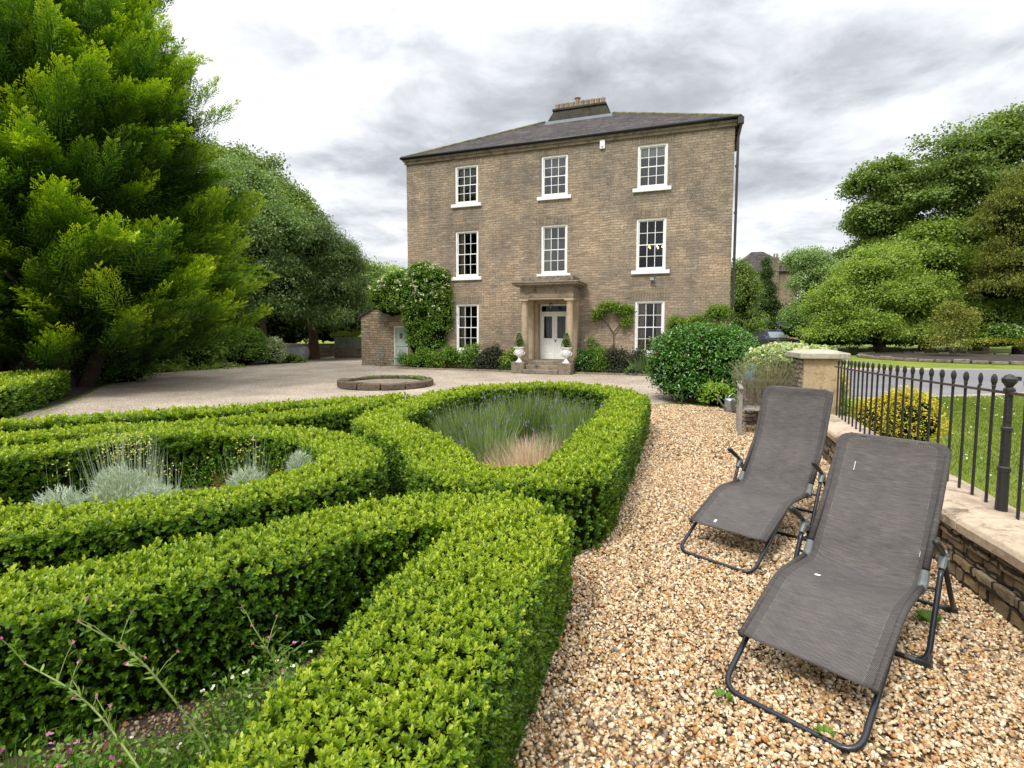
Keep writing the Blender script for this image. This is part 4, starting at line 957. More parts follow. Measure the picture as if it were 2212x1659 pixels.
    for (u, t, ln, wd, sl_) in scuffs:       # worn white marks
        i = int(np.searchsorted(tl, t*tot)); i2 = min(nr-9, int(np.searchsorted(tl, t*tot+ln))); vs = []
        for q in sorted({i, (i+i2)//2, i2}) if i2 > i else (i, i+1):
            nrm = np.array([-tn[q][1], tn[q][0]]); uu = u*2-1; sag = .018+.045*math.exp(-((tl[q]-tl[28])/.22)**2)+.022*math.exp(-((tl[q]-tot*.80)/.20)**2); p = cc[q]+nrm*(.0055-sag*(1-uu*uu)**.8)
            vs += [(uu*W-wd/2+sl_*(q-i)*.002, p[0], p[1]), (uu*W+wd/2+sl_*(q-i)*.002, p[0], p[1])]
        m = MB(); m.add(vs, [(2*k, 2*k+1, 2*k+3, 2*k+2) for k in range(len(vs)//2-1)]); m.build('scuff_mark', M['scuff'], e)
    return e
lounger((1.286, 2.381, 0), R(-47.4), 'nearer grey mesh folding sun lounger, reclined lower, with white scuffs on its backrest', (1.50, .74), (1.775, 1.10), [(.20, .85, .07, .004, 0), (.245, .36, .01, .03, 0), (.93, .60, .01, .008, 0)])
lounger((1.594, 4.087, 0), R(-46.7), 'farther grey mesh folding sun lounger, backrest more upright, a small white scuff at its foot', (1.50, .77), (1.71, 1.26), [(.28, .03, .01, .02, 0)])

# ================================================================== gravel stones (countless: one object)
def inside(P, poly):
    x, y = P[:, 0], P[:, 1]; r = np.zeros(len(P), bool); n = len(poly)
    for i in range(n):
        x0, y0 = poly[i]; x1, y1 = poly[i-1]
        c = ((y0 > y) != (y1 > y)) & (x < (x1-x0)*(y-y0)/(y1-y0+1e-12)+x0); r ^= c
    return r
def stones(name, poly, dens, size, mats, ymin, ymax, z0=0, pile=.006, var=.45, weights=None):
    xs_ = [p[0] for p in poly]; A = (max(xs_)-min(xs_))*(ymax-ymin); n = int(A*dens)
    P = np.c_[RNG.uniform(min(xs_), max(xs_), n), RNG.uniform(ymin, ymax, n)]; P = P[inside(P, poly)]; n = len(P)
    # low-poly pebble: squashed, bevel-cornered box of 10 verts
    base = np.array([(-1, 0, 0), (-.55, -.75, .1), (.4, -.85, -.05), (1, -.1, .05), (.6, .8, -.05), (-.4, .85, .05), (-.45, -.2, .75), (.35, -.35, .8), (.5, .35, .7), (-.2, .4, .8), (0, 0, -.6)])
    F = [(0, 1, 7, 6), (1, 2, 7, 7), (2, 3, 8, 7), (3, 4, 8, 8), (4, 5, 9, 8), (5, 0, 6, 9), (6, 7, 8, 9), (0, 10, 2, 1), (2, 10, 4, 3), (4, 10, 0, 5)]
    F = [f for f in F if len(set(f)) == 4]+[(1, 2, 7), (3, 4, 8)]
    T = []
    for f in F: T += [f] if len(f) == 3 else [(f[0], f[1], f[2]), (f[0], f[2], f[3])]
    T = np.array(T)
    s = size*np.exp(RNG.normal(0, var*.6, n)); s = np.clip(s, size*.45, size*2.3)
    sc_ = np.c_[s*.55, s*.55*RNG.uniform(.55, .95, n), s*.55*RNG.uniform(.40, .8, n)]
    q = RNG.normal(size=(n, 4))*np.array([1, .35, .35, 1]); q = unit(q); w_, x_, y_, z_ = q.T
    Rm = np.stack([np.stack([1-2*(y_*y_+z_*z_), 2*(x_*y_-z_*w_), 2*(x_*z_+y_*w_)], -1), np.stack([2*(x_*y_+z_*w_), 1-2*(x_*x_+z_*z_), 2*(y_*z_-x_*w_)], -1), np.stack([2*(x_*z_-y_*w_), 2*(y_*z_+x_*w_), 1-2*(x_*x_+y_*y_)], -1)], 1)
    Vb = base[None]*(1+RNG.normal(0, .14, (n, len(base), 3)))*sc_[:, None, :]
    V = np.einsum('nij,nkj->nki', Rm, Vb); zz = z0+RNG.random(n)*pile+s*.12+.010*np.clip(wav(np.c_[P, np.zeros(n)], 3), -1, 1)*.6
    V += np.c_[P, zz][:, None, :]
    k = len(base); Fx = (T[None]+(np.arange(n)*k)[:, None, None]).reshape(-1, 3)
    me = bpy.data.meshes.new(name); nf = len(Fx); V = V.reshape(-1, 3)
    me.vertices.add(len(V)); me.vertices.foreach_set('co', V.astype(np.float32).ravel()); me.loops.add(nf*3); me.loops.foreach_set('vertex_index', Fx.astype(np.int32).ravel())
    me.polygons.add(nf); me.polygons.foreach_set('loop_start', (np.arange(nf)*3).astype(np.int32)); me.polygons.foreach_set('loop_total', np.full(nf, 3, np.int32))
    a = me.attributes.new('tone', 'FLOAT', 'POINT'); a.data.foreach_set('value', np.repeat(RNG.random(n), k).astype(np.float32))
    me.materials.append(mats); me.update(calc_edges=True); me.polygons.foreach_set('use_smooth', np.ones(nf, bool))
    o = bpy.data.objects.new(name, me); link(o); return o
def pebble_mat(name, stops):
    m, nt, b, o = new_mat(name); a = N(nt, 'ShaderNodeAttribute', attribute_name='tone'); c = ramp(nt, a.outputs['Fac'], stops, 'CONSTANT')
    v = coords(nt); f = noise(nt, v, 70, 4, .6); c = mixc(nt, 1, c, ramp(nt, f, [(.3, (.72, .68, .64)), (.65, (1.18, 1.16, 1.12))]), 'MULTIPLY')
    nt.links.new(c, b.inputs['Base Color']); setp(b, rough=.6, spec=.4); return m
_peb = [(0, (.62, .50, .36)), (.13, (.48, .33, .18)), (.24, (.80, .72, .58)), (.36, (.40, .25, .12)), (.45, (.56, .44, .31)), (.55, (.70, .60, .46)), (.64, (.30, .24, .19)), (.70, (.56, .38, .20)), (.78, (.88, .82, .70)), (.86, (.22, .20, .19)), (.90, (.50, .27, .11)), (.95, (.66, .56, .44))]
peb = [(p, (min(.85, c[0]*.87), min(.8, c[1]*.80), min(.72, c[2]*.68))) for p, c in _peb]
M['pebble'] = pebble_mat('flint_pebble', peb)
pathpoly = [(-.75, .8), (2.4, 1.2), (2.86, 2.4), (3.14, 3.06), (3.31, 3.8), (3.60, 4.7), (4.25, 6.75), (4.9, 8.55), (4.9, 12.6), (3.9, 13.1), (2.75, 13.2), (2.2, 9.6), (1.15, 6.1), (.35, 3.7), (-.1, 2.2)]
st = stones('gravel_stones', pathpoly, 5200, .0235, M['pebble'], 1.2, 4.2, -.004); tag(st, 'golden flint gravel stones of the near path', 'gravel', kind='stuff')
st = stones('gravel_stones', pathpoly, 3300, .028, M['pebble'], 4.2, 7.4, -.004); tag(st, 'golden flint gravel stones beside the lavender bed', 'gravel', kind='stuff')
st = stones('gravel_stones', pathpoly, 1500, .034, M['pebble'], 7.4, 13.0, -.004); tag(st, 'golden flint gravel stones of the far end of the path', 'gravel', kind='stuff')
st = stones('gravel_stones', [(-2.2, 1.0), (-.55, 1.0), (-.5, 2.9), (-1.2, 3.0), (-2.0, 2.5)], 2600, .020, pebble_mat('dirty_pebble', [(p, tuple(x*.42 for x in c)) for p, c in peb]), 1.0, 3.0, 0); tag(st, 'scattered stones and bark on the bare soil between the box hedges', 'gravel', kind='stuff')
st = stones('gravel_stones', [(-1.6, 5.0), (-.9, 4.0), (.3, 3.9), (.3, 4.3), (-.85, 5.2), (-2.2, 7.4), (-2.5, 9.4), (-2.9, 9.0), (-2.6, 7.4)], 2200, .026, M['pebble'], 3.8, 9.4, -.004); tag(st, 'gravel stones in the narrow gaps between the hedges', 'gravel', kind='stuff')

# ================================================================== BOX HEDGES
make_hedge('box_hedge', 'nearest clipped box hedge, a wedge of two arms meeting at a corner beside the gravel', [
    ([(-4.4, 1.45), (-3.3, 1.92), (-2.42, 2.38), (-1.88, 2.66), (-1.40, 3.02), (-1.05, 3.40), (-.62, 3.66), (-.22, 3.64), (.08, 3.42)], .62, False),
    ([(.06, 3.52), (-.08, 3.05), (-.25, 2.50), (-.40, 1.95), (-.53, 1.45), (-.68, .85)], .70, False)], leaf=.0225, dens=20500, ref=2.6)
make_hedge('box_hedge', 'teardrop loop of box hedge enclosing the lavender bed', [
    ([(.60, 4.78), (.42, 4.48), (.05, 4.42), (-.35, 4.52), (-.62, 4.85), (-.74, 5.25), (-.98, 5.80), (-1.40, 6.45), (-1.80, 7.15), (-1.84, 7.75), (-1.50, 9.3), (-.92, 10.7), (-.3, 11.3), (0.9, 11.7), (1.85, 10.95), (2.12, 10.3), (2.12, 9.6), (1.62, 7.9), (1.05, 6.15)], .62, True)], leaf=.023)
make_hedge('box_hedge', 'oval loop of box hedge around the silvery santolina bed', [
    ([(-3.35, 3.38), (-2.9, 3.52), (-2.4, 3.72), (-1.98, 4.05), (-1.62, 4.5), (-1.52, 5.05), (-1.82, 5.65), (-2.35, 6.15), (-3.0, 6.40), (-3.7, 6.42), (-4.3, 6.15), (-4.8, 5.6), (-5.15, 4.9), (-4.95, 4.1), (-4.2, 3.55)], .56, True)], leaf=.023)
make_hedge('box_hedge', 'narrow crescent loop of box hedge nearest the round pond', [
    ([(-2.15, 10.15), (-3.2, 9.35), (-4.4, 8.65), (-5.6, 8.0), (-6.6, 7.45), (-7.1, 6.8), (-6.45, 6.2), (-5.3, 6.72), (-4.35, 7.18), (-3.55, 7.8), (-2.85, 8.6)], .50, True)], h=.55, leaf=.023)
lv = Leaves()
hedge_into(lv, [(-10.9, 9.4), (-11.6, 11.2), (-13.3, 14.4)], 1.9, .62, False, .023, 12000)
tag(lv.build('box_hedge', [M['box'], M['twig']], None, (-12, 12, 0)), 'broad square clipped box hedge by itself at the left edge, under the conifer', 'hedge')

# ================================================================== small plants
def stalks(lv, C, rx, ry, n, h, wd, lean=.25, tone=(0, .6), head=0, headtone=.8, hl=.05, z0=0, var=.25, mi=0, clump=None):
    a = RNG.random(n)*6.28; r = np.sqrt(RNG.random(n)); x = r*np.cos(a); y = r*np.sin(a)
    P = np.c_[C[0]+x*rx, C[1]+y*ry, np.full(n, z0)]; D = np.c_[x*lean, y*lean, np.ones(n)]+rdir(n)*lean*.6
    L = h*(1+RNG.normal(0, var, n)).clip(.4, 1.5)*(1-.25*r*r); D = unit(D)
    lv.add(P, D, rdir(n), L, wd, tone[0]+RNG.random(n)*(tone[1]-tone[0]), True, mi)
    if head: lv.add(P+D*(L*.93)[:, None], D, rdir(n), hl, hl*.28, headtone+RNG.random(n)*.2, True, mi if head == 1 else head)
# lavender, two drifts
def lavender(c, rx, ry, n, h, label):
    lv = Leaves()
    stalks(lv, (0, 0), rx, ry, n, h, .010, .35, (.1, .7)); stalks(lv, (0, 0), rx*1.05, ry*1.05, n//14, h*1.10, .008, .4, (.2, .72), 1, .78, .06)
    stalks(lv, (0, 0), rx, ry, n//2, h*.5, .018, .5, (.1, .5)); o = lv.build('lavender', [M['lav']]); o.location = (*c, 0); tag(o, label, 'lavender', 'lavender plants inside the teardrop hedge')
lavender((-.55, 8.1), .55, .8, 2800, .58, 'big left hand drift of grey green lavender, few flowers')
lavender((.35, 9.6), .75, .6, 2500, .60, 'lavender at the back of the teardrop bed against the far hedge')
lavender((1.1, 8.3), .35, .75, 1900, .58, 'lavender with most purple spikes, along the right hand hedge')
lavender((.62, 6.7), .20, .45, 1300, .55, 'small lavender tuft by the dry grass on the right of the teardrop bed')
lavender((-.32, 6.6), .25, .5, 1500, .55, 'lavender tuft left of the dry grass, close to the hedge notch')
lv = Leaves(); stalks(lv, (0, 0), .50, .85, 9000, .50, .006, .9, (0, 1)); stalks(lv, (0, 0), .45, .8, 3500, .30, .005, 2.0, (.2, 1)); o = lv.build('dry_grass', [M['straw']]); o.location = (.28, 5.95, 0); tag(o, 'patch of bleached dry grass in the middle of the lavender bed', 'grass', kind='stuff')
# santolina and companions in the oval bed
def santolina(c, r, h, label, heads):
    lv = Leaves(); n = int(2000*r/.3)
    a = RNG.random(n)*6.28; q = np.sqrt(RNG.random(n)); P = np.c_[q*r*np.cos(a), q*r*.8*np.sin(a), h*(.80+.16*wav(np.c_[q*r*np.cos(a), q*r*np.sin(a), 0*a]+c[0], 14))*(1-q*q*.6)*RNG.uniform(.35, 1.08, n)]
    for k in range(4): lv.add(P+rdir(n)*.015, rdir(n)*.6+np.array([0, 0, .8])+np.c_[np.cos(a), np.sin(a), 0*a]*.4, rdir(n), RNG.uniform(.035, .085, n), .008, .2+RNG.random(n)*.8, True, 0)
    if heads:
        stalks(lv, (0, 0), r*.55, r*.45, heads, h*1.25, .005, .18, (.3, .7)); stalks(lv, (0, 0), r*.55, r*.45, heads, h*1.25, .005, .18, (.3, .6), 1, 0, .018, mi=0)
        a = RNG.random(heads)*6.28; q = np.sqrt(RNG.random(heads)); P = np.c_[q*r*.6*np.cos(a), q*r*.5*np.sin(a), h*1.25*RNG.uniform(.8, 1.1, heads)]
        for k in range(3): lv.add(P, rdir(heads)+np.array([0, 0, .5]), rdir(heads), .011, .010, RNG.random(heads), False, 1)
    o = lv.build('santolina', [M['silver'], M['yellow_fl']]); o.location = (*c, 0); tag(o, label, 'plant', 'silver santolina in the oval bed')
santolina((-3.50, 4.75), .40, .66, 'largest silver santolina mound with tall yellow button heads', 150)
santolina((-3.75, 4.35), .30, .54, 'low silver santolina mound at the left foot of the tall one', 14)
santolina((-3.05, 4.55), .34, .54, 'silver santolina mound right of the tall one', 30)
santolina((-2.50, 4.95), .22, .62, 'narrow silver santolina with a tight tuft of buttons near the right end', 45)
santolina((-2.15, 5.35), .18, .66, 'small silver santolina touching the right hand curve of the oval hedge', 8)
santolina((-3.25, 8.55), .16, .62, 'left of two silver tufts rising behind the crescent hedge', 0)
santolina((-2.98, 8.75), .14, .64, 'right of two silver tufts rising behind the crescent hedge', 0)
def weedpatch(c, rx, ry, n, h, mats, label, cat='plant', tone=(.1, .8)):
    lv = Leaves(); stalks(lv, (0, 0), rx, ry, n, h, .006, .4, (.1, .4), mi=0)
    a = RNG.random(n*5)*6.28; q = np.sqrt(RNG.random(n*5)); P = np.c_[q*rx*np.cos(a), q*ry*np.sin(a), h*RNG.random(n*5)]
    lv.add(P, rdir(n*5)+np.array([0, 0, .2]), rdir(n*5)+np.array([0, 0, 1]), RNG.uniform(.018, .04, n*5), .012, tone[0]+RNG.random(n*5)*(tone[1]-tone[0]), False, 0)
    k = max(4, n//14); a = RNG.random(k)*6.28; q = np.sqrt(RNG.random(k)); P = np.c_[q*rx*np.cos(a), q*ry*np.sin(a), h*RNG.uniform(.6, 1.1, k)]
    for _ in range(3): lv.add(P, rdir(k), rdir(k), .014, .014, RNG.random(k), False, 1)
    o = lv.build('wild_flowers', mats); o.location = (*c, 0); tag(o, label, cat); return o
weedpatch((-2.45, 5.25), .55, .35, 170, .42, [M['redleaf'], M['pink_fl']], 'reddish herb robert with pink flowers between the santolinas')
weedpatch((-3.55, 4.55), .35, .4, 110, .30, [M['redleaf'], M['pink_fl']], 'reddish herb robert at the left end of the oval bed')
weedpatch((-2.75, 5.5), .7, .35, 160, .50, [M['weed'], M['yellow_fl']], 'green weeds behind the santolinas at the back of the oval bed')
def willowherb(loc, path, label, nside=9, leafl=.036, mat=M['weed']):
    e = empty('willowherb', loc, 0, label, 'weed', 'tall willowherb stems in the front bed'); pts = [Vector(p) for p in bend(path, .2, 5)]; m = MB(); n = len(pts)
    m.tube(pts, [.0042*(1-.7*i/n)+.001 for i in range(n)], 6); tips = []
    lv = Leaves(); P = []; D = []
    for i in range(2, n-1):
        for s in (-1, 1):
            for q in range(2):
                p = pts[i].lerp(pts[i+1], q*.5); t = (pts[i+1]-pts[i]).normalized(); sd = t.cross(Vector((0, 0, 1)) if abs(t.z) < .9 else Vector((1, 0, 0))).normalized()
                ang = random.uniform(0, 6.28); d = (t*.7+(sd*math.cos(ang)+t.cross(sd)*math.sin(ang))*.8).normalized(); P.append(p); D.append(d)
    for i in range(int(n*.5), n, max(1, n//8)):      # side twigs
        d = Vector((random.uniform(-1, 1), random.uniform(-1, 1), random.uniform(.5, 1.4))).normalized(); b = pts[i]+d*random.uniform(.06, .14); m.tube([pts[i], pts[i].lerp(b, .5)+Vector((0, 0, .01)), b], [.002, .0016, .001], 5); tips.append(b)
        for q in (.3, .6, .9): P.append(pts[i].lerp(b, q)); D.append((d+Vector(rdir(1)[0])*.7).normalized())
    tips.append(pts[-1]); P = np.array([tuple(p) for p in P]); D = np.array([tuple(d) for d in D]); k = len(P)
    m.build('stem', M['stem'], e); lv.add(P, D, rdir(k)+np.array([0, 0, .6]), leafl*RNG.uniform(.5, 1.3, k), leafl*.26, .3+RNG.random(k)*.6); lv.build('foliage', [M['weed']], e)
    fl_ = Leaves(); T_ = np.repeat(np.array([tuple(t) for t in tips]), 4, 0); fl_.add(T_, rdir(len(T_)), rdir(len(T_)), .010, .009, RNG.random(len(T_))); fl_.build('flower', [M['pink_fl']], e)
willowherb((-.98, 1.55, 0), [(0, 0, 0), (-.22, .15, .26), (-.55, .28, .52), (-.85, .36, .60)], 'long arching willowherb from the bottom of the picture leaning far left', 9, .036)
willowherb((-1.05, 1.92, 0), [(0, 0, 0), (-.16, .03, .30), (-.38, .02, .62), (-.58, .0, .76)], 'tall slender willowherb with a violet flower at its bent tip')
willowherb((-.86, 2.15, 0), [(0, 0, 0), (-.04, 0, .2), (-.14, -.02, .48), (-.22, -.02, .62)], 'red stemmed willowherb with pale blossom beside the hedge arm')
willowherb((-1.75, 1.6, 0), [(0, 0, 0), (-.08, .05, .2), (-.2, .1, .42)], 'short willowherb at the lower left edge')
willowherb((-1.5, 1.45, 0), [(0, 0, 0), (-.25, .05, .12), (-.55, .15, .32)], 'low sprawling willowherb in the bottom left corner')
weedpatch((-1.35, 1.85), .42, .34, 520, .15, [M['weed'], M['white_fl']], 'low chickweed with tiny white flowers on the bare soil')
weedpatch((-1.68, 1.80), .45, .28, 420, .24, [M['weed'], M['pink_fl']], 'loose green seedlings crowding the lower left corner')
weedpatch((-1.15, 2.30), .26, .32, 300, .22, [M['weed'], M['white_fl']], 'soft green weeds in the angle between the two hedge arms')
weedpatch((-1.0, 1.95), .16, .12, 60, .06, [M['redleaf'], M['pink_fl']], 'small red leaved seedlings on the bare soil')
# vetch: feathery leaflets climbing the hedge
lv = Leaves()
for _ in range(70):
    p0 = np.array([-.92+random.uniform(-.16, .14), 2.35+random.uniform(-.25, .3), random.uniform(.05, .48)]); d = unit(np.array([random.uniform(-1, 1), random.uniform(-1, .2), random.uniform(-.2, .7)])); sd = unit(np.cross(d, np.array([0, .5, 1.])))
    t = np.repeat(np.arange(9), 2); sg = np.tile([-1, 1], 9); P = p0+d*(t[:, None]*.010); lv.add(P, sd*sg[:, None]+d*.3, np.tile(np.array([0, -.6, .8]), (18, 1)), .014, .0045, .1+RNG.random(18)*.4, True)
tag(lv.build('vetch', [M['weed']], None, (-.9, 2.3, 0)), 'feathery vetch scrambling over the inner face of the nearest hedge', 'weed')
# little weeds in the gravel
for (x, y), lab in (((1.42, 2.28), 'tiny green weed in the gravel under the front bar of the nearer lounger'), ((2.62, 3.22), 'small broad leaved weed in the gravel at the foot of the wall'), ((1.05, 2.52), 'tiny weed left of the nearer lounger, poking through the gravel'), ((2.62, 2.35), 'small reddish weed at the right edge of the gravel')):
    lv = Leaves(); n = 26; a = RNG.random(n)*6.28; lv.add(np.c_[.02*np.cos(a), .02*np.sin(a), np.full(n, .02)], np.c_[np.cos(a), np.sin(a), RNG.uniform(.3, 1.2, n)], np.tile(np.array([0, 0, 1.]), (n, 1)), .035 if 'broad' not in lab else .07, .014 if 'broad' not in lab else .04, .2+RNG.random(n)*.4)
    o = lv.build('gravel_weed', [M['redleaf'] if 'reddish' in lab else M['weed']]); o.location = (x, y, 0); tag(o, lab, 'weed')

# ================================================================== shrubs, bench and cans at the end of the path
def shrub(name, label, lobes, n, per, mat, leaf=(.05, .03), cr=.06, core=.78, tone=(.1, .55), flowers=None, cat='shrub', group=None, inner=.78, stem=None, **kw):
    lv = Leaves(); P = crown(lv, lobes, n, per, cr, leaf[0], leaf[1], tone=tone, inner=inner, core=core, **kw)
    mats = [mat, M['twig']]
    if flowers:
        fm, nf, fs = flowers; cc_ = P.mean(0); ex = (P-cc_)@np.array([-.2, -.9, .35])+RNG.random(len(P))*(P[:, 0].max()-P[:, 0].min())*.12; k = RNG.choice(np.argsort(-ex)[:max(nf, len(P)//3)], nf, replace=False); nrm = unit((P[k]-cc_)*np.array([.4, .4, .4])+np.array([-.1, -1.0, .35])); Q = P[k]+nrm*(.6*leaf[0]+cr*1.1); Q = np.repeat(Q, 5, 0)+RNG.normal(0, fs*.5, (nf*5, 3)); lv.add(Q, rdir(nf*5)+np.repeat(nrm, 5, 0), rdir(nf*5), fs, fs, RNG.random(nf*5), False, 2); mats.append(fm)
    c = (lobes[0][0], lobes[0][1], 0); o = lv.build(name, mats, None, c); tag(o, label, cat, group)
    if stem:
        m = MB()
        for a, b, r in stem: m.tube([Vector(a), (Vector(a)+Vector(b))/2+Vector((.03, 0, .05)), Vector(b)], [r, r*.8, r*.5], 6)
        s_ = m.build('stem', M['bark'], o); s_.location = (-c[0], -c[1], 0)
    return o
shrub('escallonia_bush', 'large glossy dark green bush with a few red flowers beside the gravel', [(5.05, 14.2, .95, 1.30, 1.1, 1.02), (5.75, 14.1, .85, .95, .95, .95), (4.35, 14.0, .75, .75, .8, .72), (4.9, 13.7, .40, 1.05, .8, .42), (5.6, 13.9, .4, .9, .8, .42)], 3400, 9, M['laurel'], (.075, .042), .07, flowers=(M['red_fl'], 11, .032), tone=(.12, .65))
shrub('young_shrub', 'small yellow green shrub at the foot of the large glossy bush', [(4.95, 12.75, .25, .35, .3, .28)], 130, 7, M['shrub'], (.10, .04), .06, tone=(.35, .6))
# dry, twiggy broom bush over the bench
lv = Leaves(); bx, by = 4.62, 9.55
n = 1300; a = RNG.random(n)*6.28; q = np.sqrt(RNG.random(n)); base = np.c_[bx+.10*q*np.cos(a), by+.10*q*np.sin(a), np.full(n, .15)]
D = unit(np.c_[np.cos(a)*q*.62, np.sin(a)*q*.62, np.full(n, 1.)]+rdir(n)*.15); t = RNG.uniform(.25, .85, n); Ls = 1.28*(1-.15*q)
P = base+D*(t*Ls)[:, None]; lv.add(P, D+rdir(n)*.25, rdir(n), RNG.uniform(.14, .30, n), .008, RNG.random(n)*.7, True, 1)
n2 = 2500; a = RNG.random(n2)*6.28; q = np.sqrt(RNG.random(n2)); D = unit(np.c_[np.cos(a)*q*.66, np.sin(a)*q*.66, np.full(n2, 1.)]); P = np.array([bx, by, .15])+D*(RNG.uniform(.50, 1.0, n2)*1.22)[:, None]+rdir(n2)*.05
lv.add(P, D+rdir(n2)*.35, rdir(n2), RNG.uniform(.05, .12, n2), .010, .3+RNG.random(n2)*.5, True, 0)
o = lv.build('broom_bush', [leaf_mat('sage_leaf', [(0, (.10, .13, .05)), (1, (.32, .36, .16))], .3, .6, .2), leaf_mat('grey_twig', [(0, (.16, .12, .09)), (1, (.42, .35, .27))], .1, .8, .1)], None, (bx, by, 0)); tag(o, 'half dry twiggy bush spreading in front of the bench beside the pillar', 'shrub')
m = MB()
for k in range(14):
    a = k*.45+.2; r_ = random.uniform(.25, .5); m.tube([(0, 0, 0), (r_*.3*math.cos(a), r_*.3*math.sin(a), .2), (r_*math.cos(a), r_*math.sin(a), random.uniform(.5, .8))], [.014, .010, .005], 5)
m.build('stem', M['dry_twig'], o)
# tall verbena stem rising from it
vb = Leaves(); m = MB(); m.tube([(0, 0, 0), (.02, 0, .8), (-.05, 0, 1.45), (-.02, 0, 1.95)], [.006, .005, .004, .003], 5); m.tube([(-.02, 0, 1.2), (-.18, 0, 1.55), (-.24, 0, 1.72)], [.004, .003, .002], 5)
vs_ = m.build('verbena', M['dry_twig']); vs_.location = (4.9, 9.75, 0); tag(vs_, 'single tall thin stem with small purple flower heads above the dry bush', 'flower')
n = 60; Q = np.array([(-.02, 0, 1.95), (-.03, 0, 1.84), (-.24, 0, 1.72)])[RNG.integers(0, 3, n)]+RNG.normal(0, .02, (n, 3)); vb.add(Q, rdir(n), rdir(n), .02, .015, RNG.random(n)*.4+.4); vb.build('flower', [M['blue_fl']], vs_)
# bench (high, weathered), seen from its end
bn = empty('garden_bench', (3.98, 9.2, 0), R(70), 'weathered wooden bench seen from its end behind the farther lounger', 'bench')
# local x = depth (front to back), local y = -length to the right
for (x, hgt) in ((0, .86), (.62, .95)):
    for yy in (0, -1.35):
        m = MB(); m.box(x-.03, x+.03, yy-.03, yy+.03, 0, hgt-.045); m.build('leg', M['oldwood'], bn, bevel=.004)
for yy in (0, -1.35):
    m = MB(); m.box(-.10, .66, yy-.035, yy+.035, .82, .86); m.build('armrest', M['oldwood'], bn, bevel=.012)
    m = MB(); m.box(.032, .588, yy-.02, yy+.02, .56, .62); m.build('rail', M['oldwood'], bn)
m = MB()
for k in range(6): m.box(.0+k*.1, .085+k*.1, -1.30, -.05, .45, .475)
m.build('seat', M['oldwood'], bn)
m = MB(); m.box(.58, .62, -1.31, -.04, .90, .96)
for k in range(11): m.box(.59, .61, -.12-k*.115, -.07-k*.115, .48, .90)
m.build('backrest', M['oldwood'], bn)
# watering cans
def can(name, loc, rz, mat, label, sc_=1.0):
    e = empty(name, loc, rz, label, 'watering can'); e.scale = (sc_,)*3
    m = MB(); m.lathe([(.105, 0), (.108, .02), (.100, .22), (.095, .26)], 20); m.build('body', mat, e, smooth=True)
    m = MB(); m.tube([(.09, 0, .05), (.20, 0, .16), (.30, 0, .30)], [.022, .016, .013], 10); m.lathe([(.015, 0), (.04, .03), (.042, .035)], 12, (.30, 0, .30)); m.build('spout', mat, e)
    m = MB(); m.tube(bend([(-.095, 0, .06), (-.19, 0, .12), (-.18, 0, .30), (-.05, 0, .36), (.07, 0, .26)], .06), .010, 8); m.build('handle', mat, e, smooth=True)
    return e
can('watering_can', (4.93, 11.95, 0), R(200), M['zinc'], 'grey zinc watering can standing on the gravel behind the bench end', 1.15)
lg = tag(MB().box(-.16, .16, -.16, .16, 0, .80).build('stone_plinth', M['paleruble'], None, bevel=.02), 'rough stone plinth under the blue watering can, mostly hidden by the dry bush', 'plinth'); lg.location = (4.66, 10.35, 0)
can('watering_can', (4.66, 10.35, .80), R(170), M['blue'], 'bright blue plastic watering can above the dry bush', .95)
m = MB(); m.tube([(0, 0, .012), (.3, .05, .012), (.6, -.02, .012), (.95, .02, .012)], .009, 6); hs = m.build('garden_hose', M['blackpla']); hs.location = (3.85, 12.0, 0); tag(hs, 'short length of black hose lying on the gravel before the glossy bush', 'hose')
# golden euonymus behind the railings
shrub('golden_bush', 'rounded golden yellow bush on the lawn behind the railings', [(6.1, 8.15, .45, .52, .45, .48), (5.75, 8.3, .38, .35, .35, .38)], 1100, 9, M['gold'], (.035, .018), .04, tone=(.15, .75), topt=.4)
shrub('golden_bush', 'narrower golden yellow bush against the far end of the railings, next to the pillar', [(5.75, 9.6, .55, .3, .4, .62)], 480, 9, M['gold'], (.035, .018), .04, tone=(.1, .7), topt=.4)
shrub('leafy_plant', 'broad leaved green plant between the pillar and the golden bushes', [(5.5, 8.95, .35, .16, .2, .40)], 90, 7, M['shrub'], (.09, .045), .05, tone=(.3, .6))

# ================================================================== plants against the house
def hl(lobes): # house-frame lobes to world
    out = []
    for s, y, z, rs, ry, rz in lobes:
        p = hw(s, y, z); out.append((p.x, p.y, p.z, rs, ry, rz))
    return out
shrub('climbing_rose', 'big clipped climber with white blossom over the left corner of the house', hl([(-6.2, -.12, 3.5, 1.05, .5, 1.45), (-5.62, -.12, 2.6, .66, .42, 1.5), (-6.8, -.12, 2.4, .62, .42, 1.3), (-8.6, -.15, 3.45, .85, .55, .95), (-7.8, -.15, 3.75, .85, .55, .95), (-5.8, -.12, 4.1, .80, .42, .75), (-6.2, -.12, 1.4, 1.05, .4, .65), (-7.3, -.30, 3.4, .7, .6, 1.15), (-6.5, -.12, 4.6, .7, .4, .5), (-7.6, -.3, 4.1, .8, .5, .6), (-7.0, -.3, 2.6, .5, .5, .9), (-6.95, -.3, 1.7, .36, .35, 1.25), (-8.2, -.2, 3.1, .7, .5, .7)]), 6800, 8, M['shrub'], (.085, .05), .08, core=.8, tone=(.1, .55), flowers=(M['white_fl'], 150, .075), inner=.8, cat='climber',
      stem=[(tuple(hw(-6.2, -.1, 0)), tuple(hw(-6.1, -.1, 1.6)), .05)])
